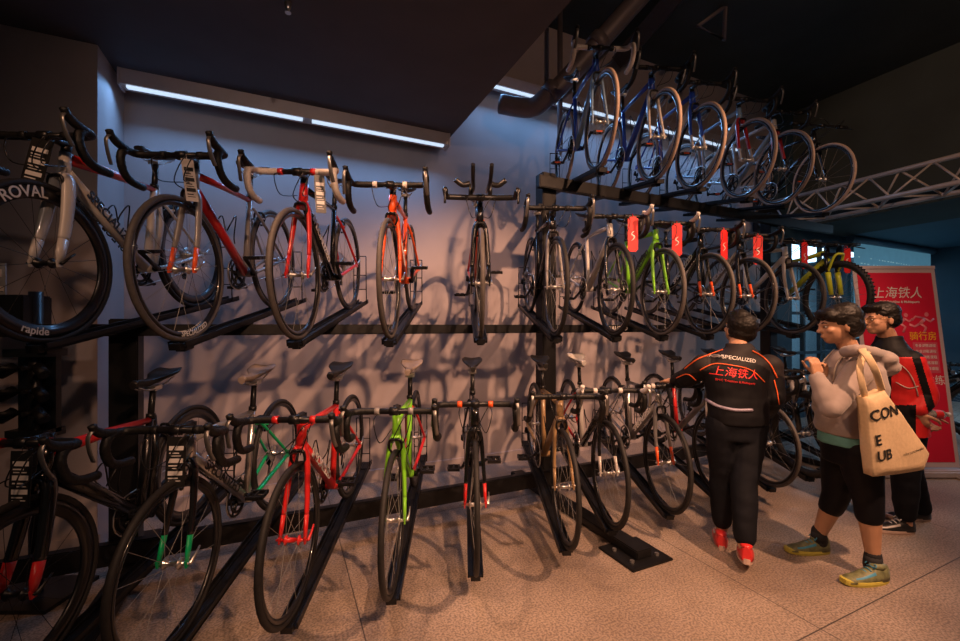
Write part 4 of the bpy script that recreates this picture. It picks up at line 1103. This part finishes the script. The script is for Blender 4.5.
hand(bm, wrN, (.35,.0,-.85), (.6,.45,.2), .75, 1.0, -1); hand(bm, wrF, (.5,-.2,-.8), (.3,-.9,.0), .6)
for a in (aN, aF): cap_tube(bm, [a, Vector((a.x+.01, a.y, .06)), Vector((a.x-.05, a.y, .034))], [.036,.030,.015], 10)
b3 = remesh('body', bm, .0065, SKIN, m3, 2)
face_parts(M3, m3, b3, True)
hair(M3, m3, [((0,.025,.047),(.086,.103,.078)), ((0,.065,-.008),(.075,.06,.065)), ((0,-.058,.082),(.070,.042,.030)), ((0,-.075,.07),(.05,.024,.022)), ((.068,.035,.01),(.018,.045,.05)), ((-.068,.035,.01),(.018,.045,.05))], .008)
bm = bmesh.new()
loft(bm, [(hp-Vector((0,0,.05)),.175,.135),(hp.lerp(ches,.5),.172,.13),(ches,.195,.14),(ches.lerp(nk,.5),.195,.13),(nk-Vector((0,0,.05)),.11,.10),(nk+Vector((0,0,.0)),.078,.075),(nk+Vector((0,0,.03)),.072,.07)], Y9)
arm(bm, shN, elN, elN.lerp(wrN,.8), (.072,.062,.045), .010); arm(bm, shF, elF, elF.lerp(wrF,.8), (.072,.062,.045), .010)
J3 = remesh('jacket', bm, .0055, [JRED, JBLK], m3, 4, .004, 9)
def j3c(p):
    x = (p.x/p.y)*F+HX; y = HY-(p.z-HC)/p.y*F
    if y < 357 : return 1
    if y > 405 and x < 916: return 1
    e = 916+(y-357)*.30
    return 1 if (abs(x-e) < 4.2 or x < 893-(y-357)*.05) else 0
color_by(J3, j3c)
t3 = surface(J3); line_on(t3, 'piping', [(893,360),(905,368),(913,380),(918,396)], .003, mat('piping_grey', (.4,.35,.33), .5), J3); line_on(t3, 'piping', [(896,382),(908,388),(918,386)], .003, mat('piping_grey', (.4,.35,.33), .5), J3)
bm = bmesh.new(); leg(bm, hN, kN, kN.lerp(aN,.88), (.09,.066,.05), .010); leg(bm, hF, kF, kF.lerp(aF,.88), (.09,.066,.05), .010)
loft(bm, [(hp-Vector((0,0,.17)),.14,.11),(hp-Vector((0,0,.04)),.162,.124),(hp+Vector((0,0,.02)),.155,.12)], Y9)
remesh('trousers', bm, .009, PANT, m3, 4, .004, 9)
KSH = mat('shoe_black', (.018,.018,.02), .45, 0, .2, 20)
shoe(m3, (aN.x+.05, aN.y, 0), -PI/2-.1, .28, [KSH, SSH, SOLW, DECW]); shoe(m3, (aF.x+.05, aF.y, 0), -PI/2-.1, .28, [KSH, SSH, SOLW, DECW])
# bottle in his hand
bo = empty('drink_bottle', P(922,414,2.84)); tag(bo, 'clear plastic drink bottle with a red label held behind the man in the red jacket', 'bottle')
bpy.context.view_layer.update(); br = (0, math.radians(85), .1)
def lathe_z(prof, seg=20):
    b = bmesh.new(); lathe_x(b, [(z, r) for z, r in prof], seg, 0, closed=False); return mk(b)
bo.rotation_euler = (0, .05, .15)
link('bottle_body', lathe_z([(0,.010),(.0,.026),(.02,.031),(.06,.030),(.10,.032),(.15,.031),(.185,.014),(.20,.012)]), mat('clear_plastic', (.75,.75,.75), .1, 0, .02, 5, trans=.7), bo)
link('label', lathe_z([(.075,.0325),(.135,.0325)]), JRED, bo); link('cap', lathe_z([(.198,.001),(.198,.015),(.218,.015),(.218,.001)]), DECW, bo)

# ------------------------------------------------------------------ lights, world, camera
def spot(loc, target, power, col, size, blend=.5, rad=.06):
    ld = bpy.data.lights.new('warm_spot', 'SPOT'); ld.energy = power; ld.color = col; ld.spot_size = math.radians(size); ld.spot_blend = blend; ld.shadow_soft_size = rad
    o = bpy.data.objects.new('warm_spot', ld); C.objects.link(o); o.location = loc
    o.rotation_euler = (Vector(target)-Vector(loc)).to_track_quat('-Z', 'Y').to_euler()
WARM = (1.0,.52,.30); WARM2 = (1.0,.58,.38)
SPOTS = [
 ((-1.2,.2,3.0), (-.9,3.0,.6), 45, WARM, 80),
 ((.9,-.4,3.05), (-.3,3.8,.1), 290, WARM, 62),
 ((2.9,.2,4.4), (.5,3.9,.1), 1050, WARM, 54),
 ((1.0,1.2,3.1), (2.2,2.9,.0), 60, WARM, 95),
 ((-.9,1.6,3.1), (1.4,1.9,0), 130, WARM, 90),
 ((4.2,1.8,4.4), (2.4,3.2,.5), 220, WARM2, 70),
 ((2.2,.4,4.2), (1.2,3.6,4.1), 45, WARM2, 80),  # added helper without a fixture, brightens the thick ceiling pipe
 ((2.2,.4,4.3), (5.0,3.6,3.0), 260, WARM2, 60),  # added helper aimed at the truss to lift its chords, no real lamp
 ((.6,-.6,3.05), (.3,2.8,1.9), 50, (1,.66,.5), 95),
]
for s in SPOTS: spot(*s)
ld = bpy.data.lights.new('shop_light', 'AREA'); ld.shape = 'RECTANGLE'; ld.size = 5; ld.size_y = 1.6; ld.energy = 90; ld.color = (.55,.8,1.0)
o = bpy.data.objects.new('shop_light', ld); C.objects.link(o); o.location = W(9, WN+1.4, 2.95); o.rotation_euler = (0,0,TH)
ld = bpy.data.lights.new('panel_glow', 'AREA'); ld.shape = 'RECTANGLE'; ld.size = .3; ld.size_y = 1.2; ld.energy = 90; ld.color = (.4,.7,1.0)
o = bpy.data.objects.new('panel_glow', ld); C.objects.link(o); o.location = W(9.75, 1.0, 2.88); o.rotation_euler = (0,0,TH)
w = bpy.data.worlds.new('World'); bpy.context.scene.world = w; w.use_nodes = True
w.node_tree.nodes['Background'].inputs[0].default_value = (.25,.36,.36,1); w.node_tree.nodes['Background'].inputs[1].default_value = .03
cd = bpy.data.cameras.new('Camera'); cam = bpy.data.objects.new('Camera', cd); C.objects.link(cam)
cam.location = (0,0,HC); cam.rotation_euler = (PI/2,0,0); cd.sensor_width = 36; cd.lens = F/960*36; cd.shift_y = (HY-320.5)/960; cd.clip_start = .05
sc = bpy.context.scene; sc.camera = cam
sc.view_settings.view_transform = 'Standard'; sc.view_settings.look = 'None'; sc.view_settings.exposure = 0; sc.view_settings.gamma = 1; sc.view_settings.use_curve_mapping = False
sc.cycles.use_denoising = True; sc.cycles.max_bounces = 6
